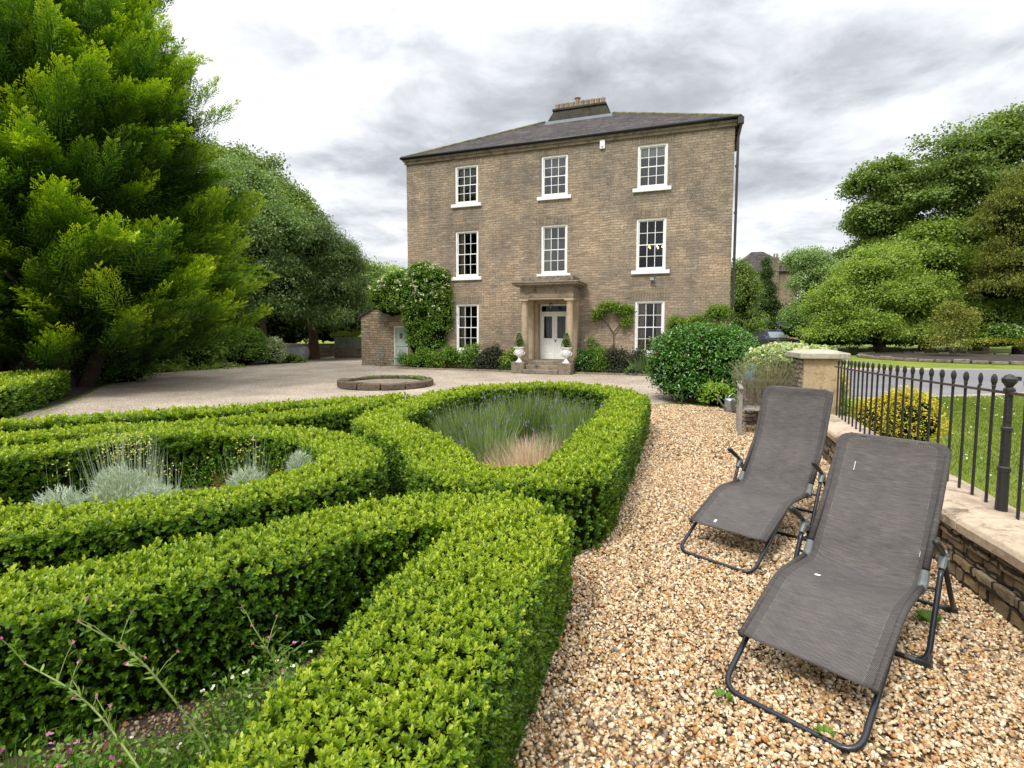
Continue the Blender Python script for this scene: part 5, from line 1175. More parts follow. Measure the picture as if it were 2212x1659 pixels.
shrub('wisteria', 'small trained climber with a forked bare stem between the door and the right hand window', hl([(2.55, -.14, 2.75, .55, .16, .24), (2.05, -.14, 2.45, .28, .14, .32), (3.15, -.14, 2.62, .38, .16, .28), (3.25, -.14, 2.15, .22, .14, .30)]), 520, 8, M['weed'], (.10, .035), .07, core=0, tone=(.1, .6), inner=.3, cat='climber',
      stem=[(tuple(hw(2.68, -.1, .1)), tuple(hw(2.68, -.1, 1.75)), .035), (tuple(hw(2.68, -.1, 1.7)), tuple(hw(2.1, -.1, 2.4)), .028), (tuple(hw(2.68, -.1, 1.7)), tuple(hw(3.2, -.1, 2.4)), .028)])
shrub('climbing_plant', 'loose green climber right of the right hand ground floor window', hl([(5.3, -.2, 1.95, .42, .2, .42), (6.0, -.2, 2.1, .5, .2, .28), (6.9, -.3, 2.45, .55, .3, .38)]), 560, 8, M['weed'], (.09, .035), .07, core=.5, tone=(.1, .6), inner=.5, cat='climber')
shrub('rose_plant', 'sparse climbing rose with a few white flowers low beside the forked climber', hl([(1.75, -.3, 1.2, .3, .2, .35), (2.0, -.3, .9, .45, .25, .3)]), 120, 6, M['shrub'], (.07, .04), .06, core=0, tone=(.05, .5), inner=.2, flowers=(M['white_fl'], 4, .035))
bedspec = [  # s, y, height, radius s, material, label, flowers
    (-7.0, -.6, .62, .5, 'shrub', 'green herb clump at the left end of the border beside the mint door', None), (-6.2, -.75, .85, .45, 'shrub', 'leafy green clump under the climber', None),
    (-5.4, -.7, .75, .5, 'weed', 'pale green clump below the left hand window', None), (-4.6, -.7, .95, .5, 'shrub', 'bushy green plant growing over the left window sill', None),
    (-3.75, -.7, 1.0, .45, 'shrub', 'green perennial with small pale heads right of the left window', None), (-3.05, -.75, .85, .42, 'purple', 'dark leaved clump in the middle of the left border', None),
    (-2.45, -.7, 1.0, .4, 'purple', 'tall dark leaved plant left of the steps', None), (-1.85, -.85, .85, .38, 'weed', 'yellow flowered plant right against the left stone block', 'yellow_fl'),
    (1.65, -.8, .85, .42, 'laurel', 'dark glossy shrub right of the right stone block', None), (2.35, -.75, .9, .42, 'shrub', 'mid green shrub below the forked climber', None), (3.0, -.8, .95, .42, 'purple', 'dark purple leaved shrub below the right hand window', None),
    (3.7, -.65, .92, .40, 'purple', 'bronze leaved shrub in front of the right window sill', None), (5.1, -.6, .9, .45, 'purple', 'dark leaved shrub right of the right window', None)]
for s, y, h, r, mt, lab, f in bedspec:
    p = hw(s, y); shrub('border_plant', lab, [(p.x, p.y, h*.42, r*1.15, .42, h*.5), (p.x+random.uniform(-.25, .25), p.y, h*.75, r*.55, .35, h*.45), (p.x+random.uniform(-.35, .35), p.y, h*.6, r*.6, .35, h*.5)], 420, 8, M[mt], (.085, .035), .09, core=.45, tone=(.0, .6), inner=.3, flowers=(M[f], 40, .03) if f else None, cat='plant', group='border plants along the house front')
lv = Leaves(); stalks(lv, (0, 0), .45, .25, 260, .85, .035, .55, (.15, .65)); o = lv.build('iris', [M['ash']]); o.location = hw(4.15, -1.0); tag(o, 'iris clump with sword shaped leaves in front of the right window', 'plant')
lv = Leaves(); stalks(lv, (0, 0), .35, .2, 150, .70, .035, .55, (.15, .65)); o = lv.build('iris', [M['ash']]); o.location = hw(4.9, -1.05); tag(o, 'second smaller iris clump nearest the glossy bush', 'plant')
p = hw(3.7, -1.15); shrub('geranium', 'low clump of blue geranium at the gravel edge in front of the irises', [(p.x, p.y, .16, .34, .22, .20)], 120, 7, M['shrub'], (.05, .03), .04, core=.5, flowers=(M['blue_fl'], 26, .03), cat='plant')
m = MB(); m.box(-7.3, -1.42, -1.30, -1.22, -.01, .07); o = m.build('edging', M['ashdirty'], None, bevel=.01); o.location = H0; o.rotation_euler = (0, 0, HROT); tag(o, 'low stone edging of the border left of the steps', 'edging')
m = MB(); m.box(1.28, 5.6, -1.30, -1.22, -.01, .07); o = m.build('edging', M['ashdirty'], None, bevel=.01); o.location = H0; o.rotation_euler = (0, 0, HROT); tag(o, 'low stone edging of the border right of the steps', 'edging')

# ================================================================== left background: shrubs, walls, bag
def px_lobe(px, py, Y, rpx, rpy, ry=None, k=1.0):
    c = at(px, py, Y); f = Y/FPX; return (c[0], Y, c[2], rpx*f*k, ry if ry else rpx*f*k, rpy*f*k)
shrub('laurel_bush', 'tall pale green laurel bush just right of the conifer trunks', [px_lobe(410, 765, 25.5, 62, 60), px_lobe(355, 785, 24.5, 50, 45), px_lobe(465, 745, 27, 50, 45)], 1500, 8, M['weed'], (.16, .07), .14, core=.75, tone=(.15, .55))
shrub('round_bush', 'rounded mid green bush in the row left of the courtyard', [px_lobe(520, 752, 28, 58, 42)], 1100, 8, M['shrub'], (.10, .05), .10, core=.8, tone=(.05, .5))
shrub('variegated_bush', 'pale cream and green variegated bush at the end of the shrub row', [px_lobe(585, 760, 29, 28, 30)], 560, 8, M['varieg'], (.10, .05), .08, core=.75, tone=(.1, .8))
shrub('low_bush', 'low dark green bush at the gravel edge before the white bag', [px_lobe(628, 780, 30, 28, 13), px_lobe(600, 778, 30.5, 26, 12)], 300, 7, M['shrub'], (.10, .05), .08, core=.75, tone=(.05, .4))
shrub('low_bush', 'low dark bush under the conifer beside the square hedge', [px_lobe(260, 800, 19, 60, 38), px_lobe(190, 790, 18, 50, 42)], 700, 8, M['shrub'], (.10, .05), .10, core=.75, tone=(-.05, .35))
shrub('low_bush', 'spreading pale green ground shrub below the laurel', [px_lobe(440, 795, 25.5, 75, 9), px_lobe(350, 802, 23.5, 40, 12)], 420, 7, M['weed'], (.09, .04), .07, core=.5, tone=(.2, .5))
def boxthing(name, label, cat, px0, px1, py0, py1, Y, mat, th=.3, part=None):
    a = at(px0, py1, Y); b = at(px1, py0, Y); m = MB(); m.box(0, b[0]-a[0], 0, th, 0, b[2]-max(a[2], 0)); o = m.build(name, mat, None, bevel=.01); o.location = (a[0], Y, max(a[2], 0)); tag(o, label, cat); return o
boxthing('boundary_wall', 'dark old stone wall in the shade behind the yew trunk', 'wall', 540, 722, 742, 779, 37.0, M['stone2'], .4)
boxthing('boundary_wall', 'low pinkish rubble wall below the corrugated sheet left of the outbuilding', 'wall', 722, 800, 752, 775, 35.0, M['paleruble'], .4)
a = at(722, 752, 34.95); b = at(800, 728, 34.95); m = MB(); n = 44
for k in range(n):
    x0 = (b[0]-a[0])*k/n; x1 = (b[0]-a[0])*(k+1)/n; m.add([(x0, -.03 if k % 2 else .03, 0), (x1, .03 if k % 2 else -.03, 0), (x1, .03 if k % 2 else -.03, b[2]-a[2]), (x0, -.03 if k % 2 else .03, b[2]-a[2])], [(0, 1, 2, 3)])
m.box(0, b[0]-a[0], .035, .06, 0, b[2]-a[2]); o = m.build('corrugated_fence', M['corr']); o.location = a; tag(o, 'pale green corrugated sheet on top of the low wall beside the outbuilding', 'fence')
lv = Leaves(); c = at(761, 723, 35.3); crown(lv, [(c[0]-.6, c[1], c[2], .75, .3, .16), (c[0]+.6, c[1], c[2], .75, .3, .16)], 260, 8, .07, .08, .04, tone=(.4, .5)); tag(lv.build('clipped_hedge', [M['box']], None, c), 'bright clipped hedge top above the corrugated sheet', 'hedge')
m = MB(); a = at(747, 774, 34.9); 
for k in range(8): m.box(k*.075, k*.075+.068, 0, .03, 0, .75)
o = m.build('small_gate', M['oldwood']); o.location = (a[0], 34.9, 0); tag(o, 'small slatted wooden hatch in the low wall left of the outbuilding', 'gate')
lv = Leaves(); bg = bmesh.new(); bmesh.ops.create_cube(bg, size=1); bmesh.ops.subdivide_edges(bg, edges=bg.edges[:], cuts=5, use_grid_fill=True)
for v in bg.verts:
    z = v.co.z+.5; k = 1+.12*math.sin(z*math.pi); v.co.x *= 1.05*k; v.co.y *= .9*k; v.co.z = z*.82; v.co += Vector((random.uniform(-1, 1), random.uniform(-1, 1), random.uniform(-1, 1)))*.035
me = bpy.data.meshes.new('bulk_bag'); bg.to_mesh(me); bg.free(); me.materials.append(M['bagw'])
for p in me.polygons: p.use_smooth = True
o = bpy.data.objects.new('bulk_bag', me); link(o); p = floor_at(651, 776); o.location = (p[0], 32.6, 0); tag(o, 'white woven builders bulk bag standing by the yew trunk', 'bag')
for sx_ in (-.4, .4):
    m = MB(); m.tube(bend([(sx_-.1, -.3, .78), (sx_-.1, -.3, .98), (sx_+.1, -.3, .98), (sx_+.1, -.3, .78)], .05), .02, 6); m.build('loop', M['bagw'], o)

# ================================================================== TREES
def tree(name, label, lobes, n, per, mat, leaf, cr, trunk=None, r0=.3, bark='bark', group=None, core=.5, tone=(.15, .45), inner=.55, droop=.25, sub=12, **kw):
    lv = Leaves(); P = crown(lv, lobes, int(n*1.5), per, cr, leaf[0]*.74, leaf[1]*.74, tone=(tone[0]+.14, tone[1]), inner=inner, droop=droop, core=core, sub=sub, **kw)
    L = np.array(lobes); c = (float((L[:, 0]*L[:, 3]).sum()/L[:, 3].sum()), float(L[:, 1].mean()), 0)
    if trunk: c = (trunk[0], trunk[1], 0)
    e = empty(name, c, 0, label, 'tree', group)
    o = lv.build('crown', [mat, M['twig']], e, None); o.location = (-c[0], -c[1], 0)
    m = MB(); top = max(l[2]+l[5]*.4 for l in lobes); tg = [(l[0]-c[0]+random.uniform(-.3, .3)*l[3], l[1]-c[1]-l[4]*.4, l[2]+l[5]*random.uniform(-.2, .4)) for l in lobes]+[tuple(P[q]-np.array(c)) for q in RNG.choice(len(P), 8)]
    limbs(m, (0, 0, -.05), (random.uniform(-.3, .3), 0, top), r0, tg); m.build('trunk', M[bark], e); return e
# grey-green ash and neighbours on the left
G_ = 'trees left of the house'
tree('ash_tree', 'grey green feathery tree between the conifer and the dark yew', [px_lobe(560, 520, 31, 85, 110, 2.6), px_lobe(520, 430, 31, 70, 75, 2.4), px_lobe(610, 620, 31, 60, 75, 2.4), px_lobe(500, 620, 31, 75, 95, 2.4), px_lobe(590, 670, 30.5, 50, 35, 1.6), px_lobe(480, 530, 31, 60, 100, 2.2)], 7750, 10, M['ash'], (.20, .10), .26, (-15.0, 31.5), .35, group=G_, tone=(.08, .36))
tree('sycamore_tree', 'dark green tree top showing above the grey green tree', [px_lobe(540, 375, 38, 62, 45, 3), px_lobe(590, 430, 38, 52, 55, 3), px_lobe(640, 480, 38, 45, 50, 3), px_lobe(470, 350, 38, 40, 30, 3), px_lobe(560, 560, 38, 90, 150, 3)], 5580, 9, M['syc'], (.22, .16), .28, (-18, 38.5), .4, group=G_)
tree('yew_tree', 'dark drooping yew with a thick reddish trunk before the back wall', [px_lobe(690, 540, 34, 52, 70, 2.8), px_lobe(665, 640, 34, 60, 60, 2.8), px_lobe(720, 620, 34, 58, 80, 2.8), px_lobe(760, 680, 34, 45, 55, 2.6), px_lobe(650, 500, 34.5, 40, 42, 2.2), px_lobe(700, 690, 33, 50, 40, 2.2), px_lobe(740, 560, 34.5, 40, 50, 2.2)], 8060, 9, M['yew'], (.26, .055), .24, (at(678, 775, 33.8)[0], 33.8), .34, 'bark_red', group=G_, simple=True, tone=(.05, .6), droop=.7, flat=.5)
tree('beech_tree', 'distant round green tree between the yew and the climber', [px_lobe(795, 610, 52, 38, 42, 3), px_lobe(770, 640, 52, 40, 50, 3), px_lobe(820, 640, 52, 35, 40, 3)], 2325, 8, M['syc'], (.28, .18), .34, (at(800, 700, 52)[0], 52), .4, group=G_, tone=(.2, .4))
tree('beech_tree', 'farthest pale green tree top touching the left edge of the house', [px_lobe(855, 600, 70, 32, 24, 4), px_lobe(875, 640, 70, 40, 50, 4)], 700, 8, M['syc2'], (.35, .22), .4, (at(860, 700, 70)[0], 70), .4, group=G_, tone=(.3, .4))
# dark mass behind: a far wood reading as one
lv = Leaves(); crown(lv, [px_lobe(560, 700, 41, 140, 70, 2), px_lobe(720, 700, 42, 90, 45, 2), px_lobe(420, 690, 40, 140, 90, 2), px_lobe(250, 640, 38, 160, 140, 2), px_lobe(60, 600, 36, 160, 180, 2), px_lobe(60, 745, 27, 120, 45, 2), px_lobe(-60, 760, 24, 120, 45, 2)], 5200, 8, .35, .28, .2, tone=(-.1, .35), core=.8); tag(lv.build('far_wood', [M['syc'], M['twig']]), 'shaded woodland massed behind the left hand trees', 'wood', kind='stuff')

# --- big golden-tipped conifers
def cypress(name, label, c, H_, R_prof, nf, seed, facing=(-1.9, .9), twigs=9):
    rg = np.random.default_rng(seed); lv = Leaves()
    nb = nf//10; bz = 1.5+(H_-1.5)*rg.random(nb)**1.15; baz = rg.uniform(-math.pi, math.pi, nb); bR = rg.uniform(.78, 1.12, nb); bel = R(6)+R(34)*(bz/H_)+rg.normal(0, R(12), nb); btone = rg.normal(0, .07, nb)
    bi = rg.integers(0, nb, nf); back = rg.random(nf)**.8; lat_ = rg.normal(0, .34, nf)*(.12+back); ver_ = rg.normal(0, .22, nf)*(.12+back)
    z = np.clip(bz[bi]+ver_-back*1.3*np.tan(bel[bi]), 1.0, H_); Rb = np.interp(bz[bi], R_prof[0], R_prof[1]); az = baz[bi]+lat_/np.maximum(Rb, 1)
    Rz = np.maximum(Rb*(1+.09*np.sin(az*3+seed)+.07*np.sin(az*7+bz[bi]*1.7))*bR[bi]-back*1.6, .25)
    L = np.clip(Rb*.34, .7, 1.9)*rg.uniform(.7, 1.2, nf); el = bel[bi]+rg.normal(0, R(9), nf)+R(10)
    out = np.c_[np.cos(az), np.sin(az), np.zeros(nf)]
    az2 = az+rg.normal(0, .18, nf)+np.sign(lat_)*.25*rg.random(nf); axis = unit(np.c_[np.cos(az2)*np.cos(el), np.sin(az2)*np.cos(el), np.sin(el)])
    tip = np.c_[c[0]+out[:, 0]*Rz, c[1]+out[:, 1]*Rz, z+.25*L]; base = tip-axis*L[:, None]
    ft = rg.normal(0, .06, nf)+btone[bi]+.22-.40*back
    K = twigs*2; MM = 9
    for k in range(K):
        s = k/K; sd = -1 if k % 2 else 1
        roll = rg.normal(0, .5, nf); up = unit(np.array([0, 0, 1.])-axis*axis[:, 2:3]); side = np.cross(axis, up); lat = side*np.cos(roll)[:, None]*sd+up*(np.sin(roll)+.25)[:, None]
        droop = np.array([0, 0, 1.])*(.18*np.sin(s*math.pi))
        p0 = base+axis*(L*(.12+.88*s))[:, None]-np.array([0, 0, 1.])*(.06*L*(1-s))[:, None]
        bl = L*(.34*(1-s)**.8+.05)*rg.uniform(.7, 1.2, nf); bd = unit(axis*.85+lat*.75+droop)
        bn = unit(np.cross(bd, lat+rg.normal(0, .25, (nf, 3))))
        bs = np.cross(bd, bn)
        for q in range(MM):
            u = (q+.3)/MM; g = -1 if q % 2 else 1
            P = p0+bd*(bl*u)[:, None]; ll = bl*(.42*(1-u*.7))+.03; D = bd*.85+bs*(g*.6)+rg.normal(0, .12, (nf, 3))
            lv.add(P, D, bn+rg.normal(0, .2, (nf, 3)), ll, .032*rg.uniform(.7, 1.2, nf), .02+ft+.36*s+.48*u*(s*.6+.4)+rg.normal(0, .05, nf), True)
    # darker foliage filling in behind the sprays
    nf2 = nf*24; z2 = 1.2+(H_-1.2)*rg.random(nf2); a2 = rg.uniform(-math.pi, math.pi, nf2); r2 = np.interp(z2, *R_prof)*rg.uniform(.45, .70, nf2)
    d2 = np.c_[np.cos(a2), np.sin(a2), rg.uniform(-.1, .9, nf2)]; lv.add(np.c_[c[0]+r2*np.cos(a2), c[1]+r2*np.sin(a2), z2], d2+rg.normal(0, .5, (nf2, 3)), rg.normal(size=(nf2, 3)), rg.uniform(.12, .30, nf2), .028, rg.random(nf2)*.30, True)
    # inner mass
    V, F = [], []; zz = np.linspace(1.9, H_*.97, 14); ns_ = 22
    for a_, zq in enumerate(zz):
        rq = max(.05, np.interp(zq, *R_prof)*.50)
        for b_ in range(ns_):
            an = 2*math.pi*b_/ns_; kk = 1+.15*math.sin(an*3+seed)+.08*math.sin(an*7+zq*1.7); V.append((c[0]+rq*kk*math.cos(an), c[1]+rq*kk*math.sin(an), zq))
    for a_ in range(13):
        for b_ in range(ns_): F.append((a_*ns_+b_, a_*ns_+(b_+1) % ns_, (a_+1)*ns_+(b_+1) % ns_, (a_+1)*ns_+b_))
    lv.solid(V, F, 1)
    e = empty(name, (*c, 0), 0, label, 'tree'); o = lv.build('crown', [M['cypress'], M['twig']], e, None); o.location = (-c[0], -c[1], 0)
    m = MB()
    for k in range(6):
        a_ = k*1.05+seed; bx_, by_ = .5*math.cos(a_), .5*math.sin(a_); m.tube([(bx_, by_, -.05), (bx_*2.2, by_*2.2, 1.2), (bx_*4, by_*4, 2.6), (bx_*5, by_*5, 4.5)], [.26, .2, .15, .1], 7)
    m.tube([(0, 0, -.05), (.1, 0, 3), (0, .1, H_*.9)], [.4, .32, .05], 8)
    for k in range(26):
        a_ = k*2.4; zq = 1.4+k*.10; r_ = np.interp(zq+1, *R_prof)*.75; m.tube([(0, 0, zq-.6), (r_*.5*math.cos(a_), r_*.5*math.sin(a_), zq), (r_*math.cos(a_), r_*math.sin(a_), zq+.9)], [.10, .07, .03], 5)
    m.build('trunk', plain('dark_bark', (.045, .028, .02), .95, 0, .4, 5, .6), e)
    return e
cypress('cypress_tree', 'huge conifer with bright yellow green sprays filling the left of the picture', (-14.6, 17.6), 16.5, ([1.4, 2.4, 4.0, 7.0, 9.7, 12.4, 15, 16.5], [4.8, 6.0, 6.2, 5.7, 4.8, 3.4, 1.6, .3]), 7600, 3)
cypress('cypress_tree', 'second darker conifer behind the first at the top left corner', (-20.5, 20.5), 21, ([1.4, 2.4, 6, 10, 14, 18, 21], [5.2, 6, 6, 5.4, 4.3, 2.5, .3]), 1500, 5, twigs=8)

# --- right hand background
GR = 'trees beyond the lawn'
tree('sycamore_tree', 'tallest sycamore at the top right with layered open branches', [px_lobe(2110, 330, 46, 130, 60, 4), px_lobe(2060, 400, 46, 110, 55, 3.5), px_lobe(2170, 430, 46, 130, 65, 3.5), px_lobe(2100, 500, 46, 130, 60, 3.5), px_lobe(2240, 340, 46, 100, 90, 4), px_lobe(1990, 440, 46, 60, 40, 3), px_lobe(2210, 270, 46, 70, 40, 3), px_lobe(2120, 560, 47, 120, 60, 3), px_lobe(2200, 520, 47, 90, 60, 3)], 6820, 9, M['syc'], (.30, .22), .36, (at(2140, 700, 46)[0], 47), .6, group=GR, core=0, inner=.30, flat=.4, tone=(.1, .5))
tree('sycamore_tree', 'sycamore left of the tallest one with a ragged crown', [px_lobe(1940, 440, 48, 62, 55, 3), px_lobe(1890, 480, 48, 55, 50, 3), px_lobe(1870, 400, 48, 30, 40, 2.4), px_lobe(1960, 520, 48, 80, 50, 3), px_lobe(1880, 560, 48, 60, 45, 3), px_lobe(1915, 370, 48, 25, 30, 2)], 4960, 9, M['syc'], (.28, .2), .32, (at(1920, 700, 48)[0], 49), .45, group=GR, core=.3, inner=.35, flat=.5, tone=(.15, .5))
tree('chestnut_tree', 'bright green spreading tree in front of the tall sycamores', [px_lobe(1980, 560, 44, 95, 45, 3), px_lobe(2080, 590, 44, 90, 40, 3), px_lobe(1900, 600, 44, 60, 60, 3), px_lobe(2140, 570, 44.5, 60, 50, 3), px_lobe(2020, 510, 44, 60, 30, 2.4), px_lobe(2080, 650, 44, 90, 45, 2.4), px_lobe(2010, 660, 44.5, 70, 45, 2.4)], 4650, 9, M['syc2'], (.28, .18), .32, (at(2020, 720, 44)[0], 45), .4, group=GR, core=.42, flat=.7, tone=(.12, .5))
tree('hawthorn_tree', 'broad rounded light green tree reaching the ground at the centre of the tree row', [px_lobe(1880, 640, 41, 95, 85, 3), px_lobe(1810, 665, 41, 60, 65, 2.5), px_lobe(1960, 640, 41, 75, 60, 2.6), px_lobe(1900, 580, 41, 60, 45, 2.5), px_lobe(1850, 700, 40, 80, 42, 2.4), px_lobe(1985, 690, 41, 55, 45, 2.2), px_lobe(1880, 722, 39.5, 90, 26, 2), px_lobe(1800, 722, 40, 55, 26, 2), px_lobe(1965, 722, 40, 60, 26, 2)], 8060, 9, M['syc2'], (.20, .13), .24, (at(1900, 740, 41)[0], 41), .25, group=GR, core=.5, tone=(.25, .45))
tree('ash_tree', 'grey green tree behind the ivy wall with a rounded crown', [px_lobe(1765, 615, 47, 45, 50, 2.6), px_lobe(1775, 680, 47, 55, 55, 2.6), px_lobe(1745, 565, 48, 36, 28, 2.4), px_lobe(1740, 690, 47, 34, 50, 2.4), px_lobe(1810, 605, 47, 40, 45, 2.4)], 4650, 9, M['ash'], (.22, .12), .26, (at(1745, 740, 47)[0], 47), .25, group=GR, core=.5, tone=(.15, .45))
tree('fir_tree', 'narrow pointed dark fir in front of the distant house', [px_lobe(1655, 705, 52, 30, 30, 1.4), px_lobe(1655, 665, 52, 22, 30, 1.1), px_lobe(1655, 628, 52, 14, 28, .8), px_lobe(1655, 595, 52, 7, 22, .4), px_lobe(1655, 570, 52, 3, 14, .2)], 3100, 9, M['yew'], (.28, .07), .20, (at(1655, 740, 52)[0], 52), .16, group=GR, simple=True, tone=(-.05, .5), core=.6, droop=.5)
tree('alder_tree', 'loose grey green tree squeezed against the right edge of the house', [px_lobe(1600, 640, 40, 30, 60, 1.6), px_lobe(1610, 700, 40, 35, 40, 1.6), px_lobe(1595, 590, 40, 18, 30, 1)], 2170, 8, M['syc'], (.18, .09), .2, (at(1600, 740, 40)[0], 40), .14, group=GR, tone=(.15, .45), core=.6)
tree('bronze_yew', 'yellow brown conifer with drooping sprays at the right edge', [px_lobe(2200, 560, 38, 62, 80, 2.4), px_lobe(2190, 470, 38, 50, 70, 2), px_lobe(2160, 620, 38, 48, 40, 2), px_lobe(2240, 620, 38, 70, 60, 2.4), px_lobe(2230, 420, 38, 50, 70, 2)], 4650, 9, M['bronze'], (.30, .06), .24, (at(2230, 740, 38)[0], 39), .3, group=GR, simple=True, core=.6, tone=(.1, .5), droop=.55, flat=.4)
lv = Leaves(); crown(lv, [px_lobe(2080, 660, 50, 130, 70, 2), px_lobe(1960, 690, 50, 130, 50, 2), px_lobe(2200, 680, 50, 120, 70, 2), px_lobe(1780, 700, 52, 120, 45, 2), px_lobe(1620, 710, 56, 70, 30, 2), px_lobe(1840, 650, 54, 80, 60, 2), px_lobe(2300, 600, 48, 100, 120, 2), px_lobe(2060, 610, 52, 130, 80, 2)], 7000, 8, .4, .24, .16, tone=(.05, .40), core=.8); tag(lv.build('far_wood', [M['syc'], M['twig']]), 'shaded woodland massed behind the right hand trees', 'wood', kind='stuff')
shrub('bank_shrub', 'light green scrub on the bank below the bronze conifer', [px_lobe(2130, 690, 40, 90, 32, 2), px_lobe(2230, 680, 40, 80, 40, 2), px_lobe(2060, 715, 41, 60, 25, 2)], 2000, 8, M['syc2'], (.18, .10), .2, core=.7, tone=(.1, .5))
shrub('ground_ivy', 'dark low growth along the foot of the tree row', [px_lobe(1800, 735, 42, 60, 15, 1.2), px_lobe(1900, 735, 42, 70, 14, 1.2), px_lobe(1990, 735, 42, 60, 14, 1.2)], 1200, 7, M['syc'], (.15, .09), .15, core=.7, tone=(0, .35))
shrub('spindly_shrub', 'airy olive shrub growing in the round bed on the lawn', [px_lobe(2065, 700, 33.5, 50, 38, 1.4), px_lobe(2040, 740, 33.5, 50, 22, 1.3), px_lobe(2050, 670, 33.5, 25, 22, .8)], 800, 8, M['bronze'], (.12, .05), .14, core=0, inner=.2, tone=(.3, .6), stem=[(at(2060, 772, 33.5), at(2060, 700, 33.5), .04), (at(2055, 772, 33.5), at(2030, 715, 33.5), .03), (at(2062, 772, 33.5), at(2090, 710, 33.5), .03)])
shrub('rose_bush', 'shrub rose with cream blooms before the low wall on the right', [px_lobe(2160, 722, 38, 35, 20, 1), px_lobe(2215, 728, 38, 30, 22, 1)], 500, 8, M['shrub'], (.14, .08), .15, core=.7, tone=(.15, .5), flowers=(M['white_fl'], 26, .10))
boxthing('stone_wall', 'grey drystone wall among the shrubs at the right edge', 'wall', 2140, 2330, 706, 745, 40.5, M['rubble'], .4)
shrub('privet_hedge', 'low olive hedge in front of the wall at the right edge', [px_lobe(2150, 742, 37, 70, 10, .8), px_lobe(2260, 742, 37, 70, 11, .8)], 700, 8, M['gold'], (.10, .05), .1, core=.7, tone=(-.1, .35), cat='hedge')
# kerb stones of the bank, raised round bed
kb = empty('stone_kerb', (at(1800, 752, 48)[0], 46, 0), 0, 'row of rough flat stones along the far edge of the lawn', 'kerb')
for k in range(11):
    m = MB(); m.box(k*.95, k*.95+random.uniform(.7, .92), -.2, .2, -.02, random.uniform(.2, .42)); m.build('kerb_stone', M['capstone'], kb, bevel=.05)
rb = empty('round_bed', (at(2090, 775, 33.5)[0], 33.5, 0), 0, 'large round bed of bare dark earth with a low stone rim on the lawn', 'flower bed')
m = MB(); m.lathe([(5.6, 0), (5.6, .10), (5.3, .16), (3, .20), (.01, .22)], 48); m.build('earth', plain('dark_earth', (.030, .020, .014), .95, 0, .4, 3, .9), rb)
for k in range(46):
    a = k*2*math.pi/46; mt = Matrix.Translation((5.75*math.cos(a), 5.75*math.sin(a), 0)) @ Matrix.Rotation(a, 4, 'Z'); m = MB(); m.box(-.12, .12, -.34, .34, 0, random.uniform(.14, .24), mat=mt); m.build('rim_stone', M['ashdirty'], rb, bevel=.03)
# distant house
p = at(1650, 700, 66); dh = empty('distant_house', (p[0], 66, 0), R(-14), 'distant stone house with a grey hipped slate roof right of the main house', 'house')
m = MB(); m.box(-4.2, 3.6, 0, 8, 0, 8.9); m.build('wall', M['stone2'], dh)
m = MB(); m.add([(-4.5, -.3, 8.902), (3.9, -.3, 8.902), (3.9, 8.3, 8.902), (-4.5, 8.3, 8.902), (-1.0, 4, 11.9), (.4, 4, 11.9)], [(0, 1, 5, 4), (1, 2, 5), (2, 3, 4, 5), (3, 0, 4), (3, 2, 1, 0)]); dr_ = m.build('roof', M['slate'], dh)
m = MB(); m.box(.7, 1.45, -.25, .5, 6.0, 10.6); m.build('chimney', M['stone2'], dr_)
for k in (0, 1):
    m = MB(); m.lathe([(.13, 0), (.11, .5)], 10, (.92+k*.32, .1, 10.6)); m.build('chimney_pot', M['pot'], dr_)
# parked car
p = at(1664, 730, 44); car = empty('parked_car', (p[0]+.1, 44, 0), R(10), 'black off-road car with roof rack parked beyond the ivy wall', 'car')
def loftx(rings, mb):     # rings of (x, half-width, z)
    vs = []; n = len(rings)
    for x, hw_, z in rings: vs += [(x, -hw_, z), (x, hw_, z)]
    return vs
side = [(-.92, .45), (-.94, .95), (-.88, 1.08)]
m = MB(); prof = [(-2.2, .45), (-2.25, .95), (-2.1, 1.08), (-.95, 1.12), (2.15, 1.12), (2.25, .95), (2.2, .45)]; vs = [(-.92, y, z) for y, z in prof]+[(.92, y, z) for y, z in prof]; n = 7
m.add([(a, b, c) for a, b, c in vs], [tuple(range(n-1, -1, -1)), tuple(range(n, 2*n))]+[(i, (i+1) % n, n+(i+1) % n, n+i) for i in range(n)]); bd = m.build('body', M['carblack'], car, bevel=.06)
m = MB(); prof = [(-.92, 1.122), (-.35, 1.72), (2.0, 1.74), (2.15, 1.122)]; a_, b_ = .86, .74
vs = [(-.86, -.92, 1.122), (-.72, -.35, 1.72), (-.74, 2.0, 1.74), (-.86, 2.15, 1.122), (.86, -.92, 1.122), (.72, -.35, 1.72), (.74, 2.0, 1.74), (.86, 2.15, 1.122)]
m.add(vs, [(0, 1, 2, 3), (7, 6, 5, 4), (1, 5, 6, 2), (0, 4, 5, 1), (3, 2, 6, 7)]); m.build('cabin', M['carblack'], car, bevel=.04)
m = MB(); m.add([(-.76, -.865, 1.20), (.76, -.865, 1.20), (.66, -.42, 1.67), (-.66, -.42, 1.67)], [(0, 1, 2, 3)]); ws = m.build('windscreen', plain('sky_reflecting_glass', (.25, .28, .3), .08, .6, .05), car)
m = MB()
for y in (-.2, .5, 1.2, 1.8): m.box(-.72, .72, y, y+.05, 1.82, 1.85)
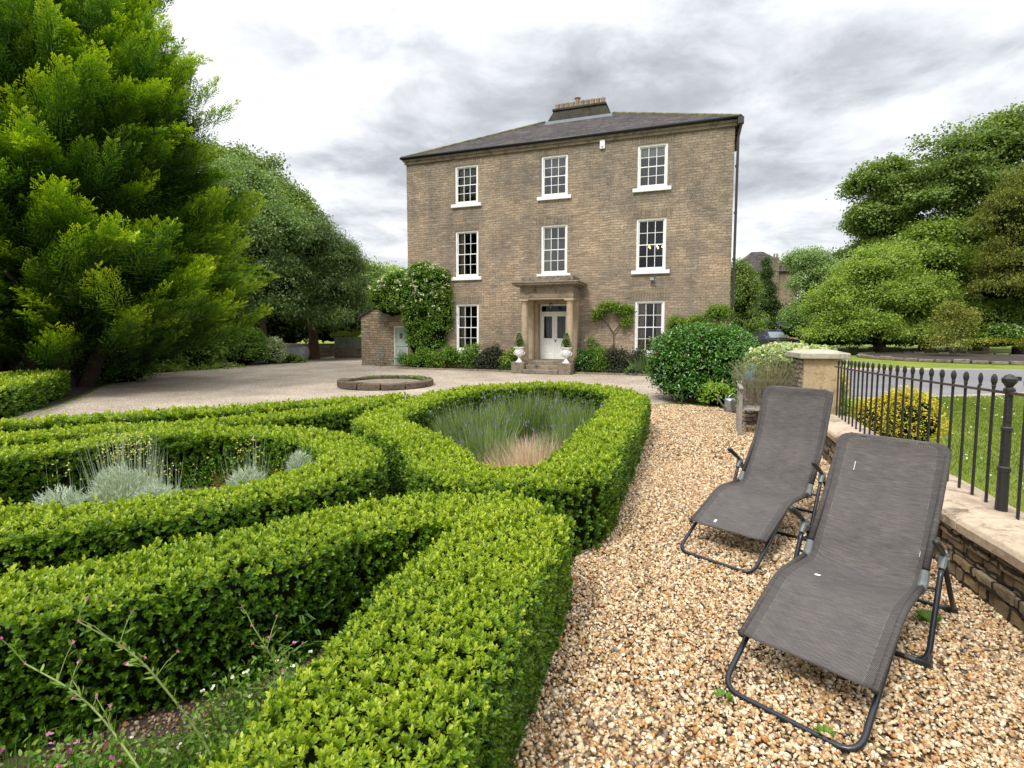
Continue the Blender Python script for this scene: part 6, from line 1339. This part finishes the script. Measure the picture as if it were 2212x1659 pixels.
for x in (-.72, .70): m.box(x, x+.03, -.3, 1.95, 1.80, 1.83); m.box(x, x+.03, -.1, -.06, 1.74, 1.80); m.box(x, x+.03, 1.7, 1.74, 1.74, 1.80)
m.build('roof_rack', M['zinc'], car)
for sx_ in (-1, 1):
    for y in (-1.45, 1.4):
        m = MB(); m.tube([(sx_*.72, y, .38), (sx_*.95, y, .38)], .38, 20); wh = m.build('wheel', M['tyre'], car); m = MB(); m.tube([(sx_*.94, y, .38), (sx_*.962, y, .38)], .22, 14); m.build('rim', M['zinc'], wh)
    m = MB(); m.box(sx_*.62-.14, sx_*.62+.14, -2.275, -2.235, .78, .92); m.build('headlight', M['zinc'], car)

# ------------------------------------------------------------------ grass blades on the near lawn
def grass(name, poly, n, h, label):
    xs_ = [p[0] for p in poly]; ys = [p[1] for p in poly]; P = np.c_[RNG.uniform(min(xs_), max(xs_), n), RNG.uniform(min(ys), max(ys), n)]; P = P[inside(P, poly)]; n = len(P)
    P = np.c_[P, np.full(n, -.012)]; lv = Leaves(); d = np.hypot(P[:, 0], P[:, 1]); k = np.maximum(1, d/6); t = .45+.25*wav(P, 1.1)+.2*RNG.normal(size=n)
    lv.add(P, rdir(n)*.5+np.array([0, 0, 1.]), rdir(n), h*RNG.uniform(.6, 1.3, n), .006*k, t, True)
    k = n//350; Q = P[RNG.choice(n, k)]+np.array([0, 0, .05]); 
    for _ in range(3): lv.add(Q, rdir(k)+np.array([0, 0, .5]), rdir(k)+np.array([0, 0, 1]), .022, .02, RNG.random(k), False, 1)
    tag(lv.build(name, [leaf_mat('grass_blade', [(0, (.07, .12, .015)), (.5, (.15, .21, .025)), (1, (.30, .32, .09))], .3, .6, .2), M['white_fl']], None, (8, 9, 0)), label, 'grass', kind='stuff')
grass('lawn_grass', [(3.7, 2.5), (9, 4), (17, 12), (15, 15.0), (9.6, 14.2), (5.6, 9.5), (4.9, 7.0), (3.95, 4.2)], 170000, .05, 'short lawn grass dotted with daisies between the railings and the road')
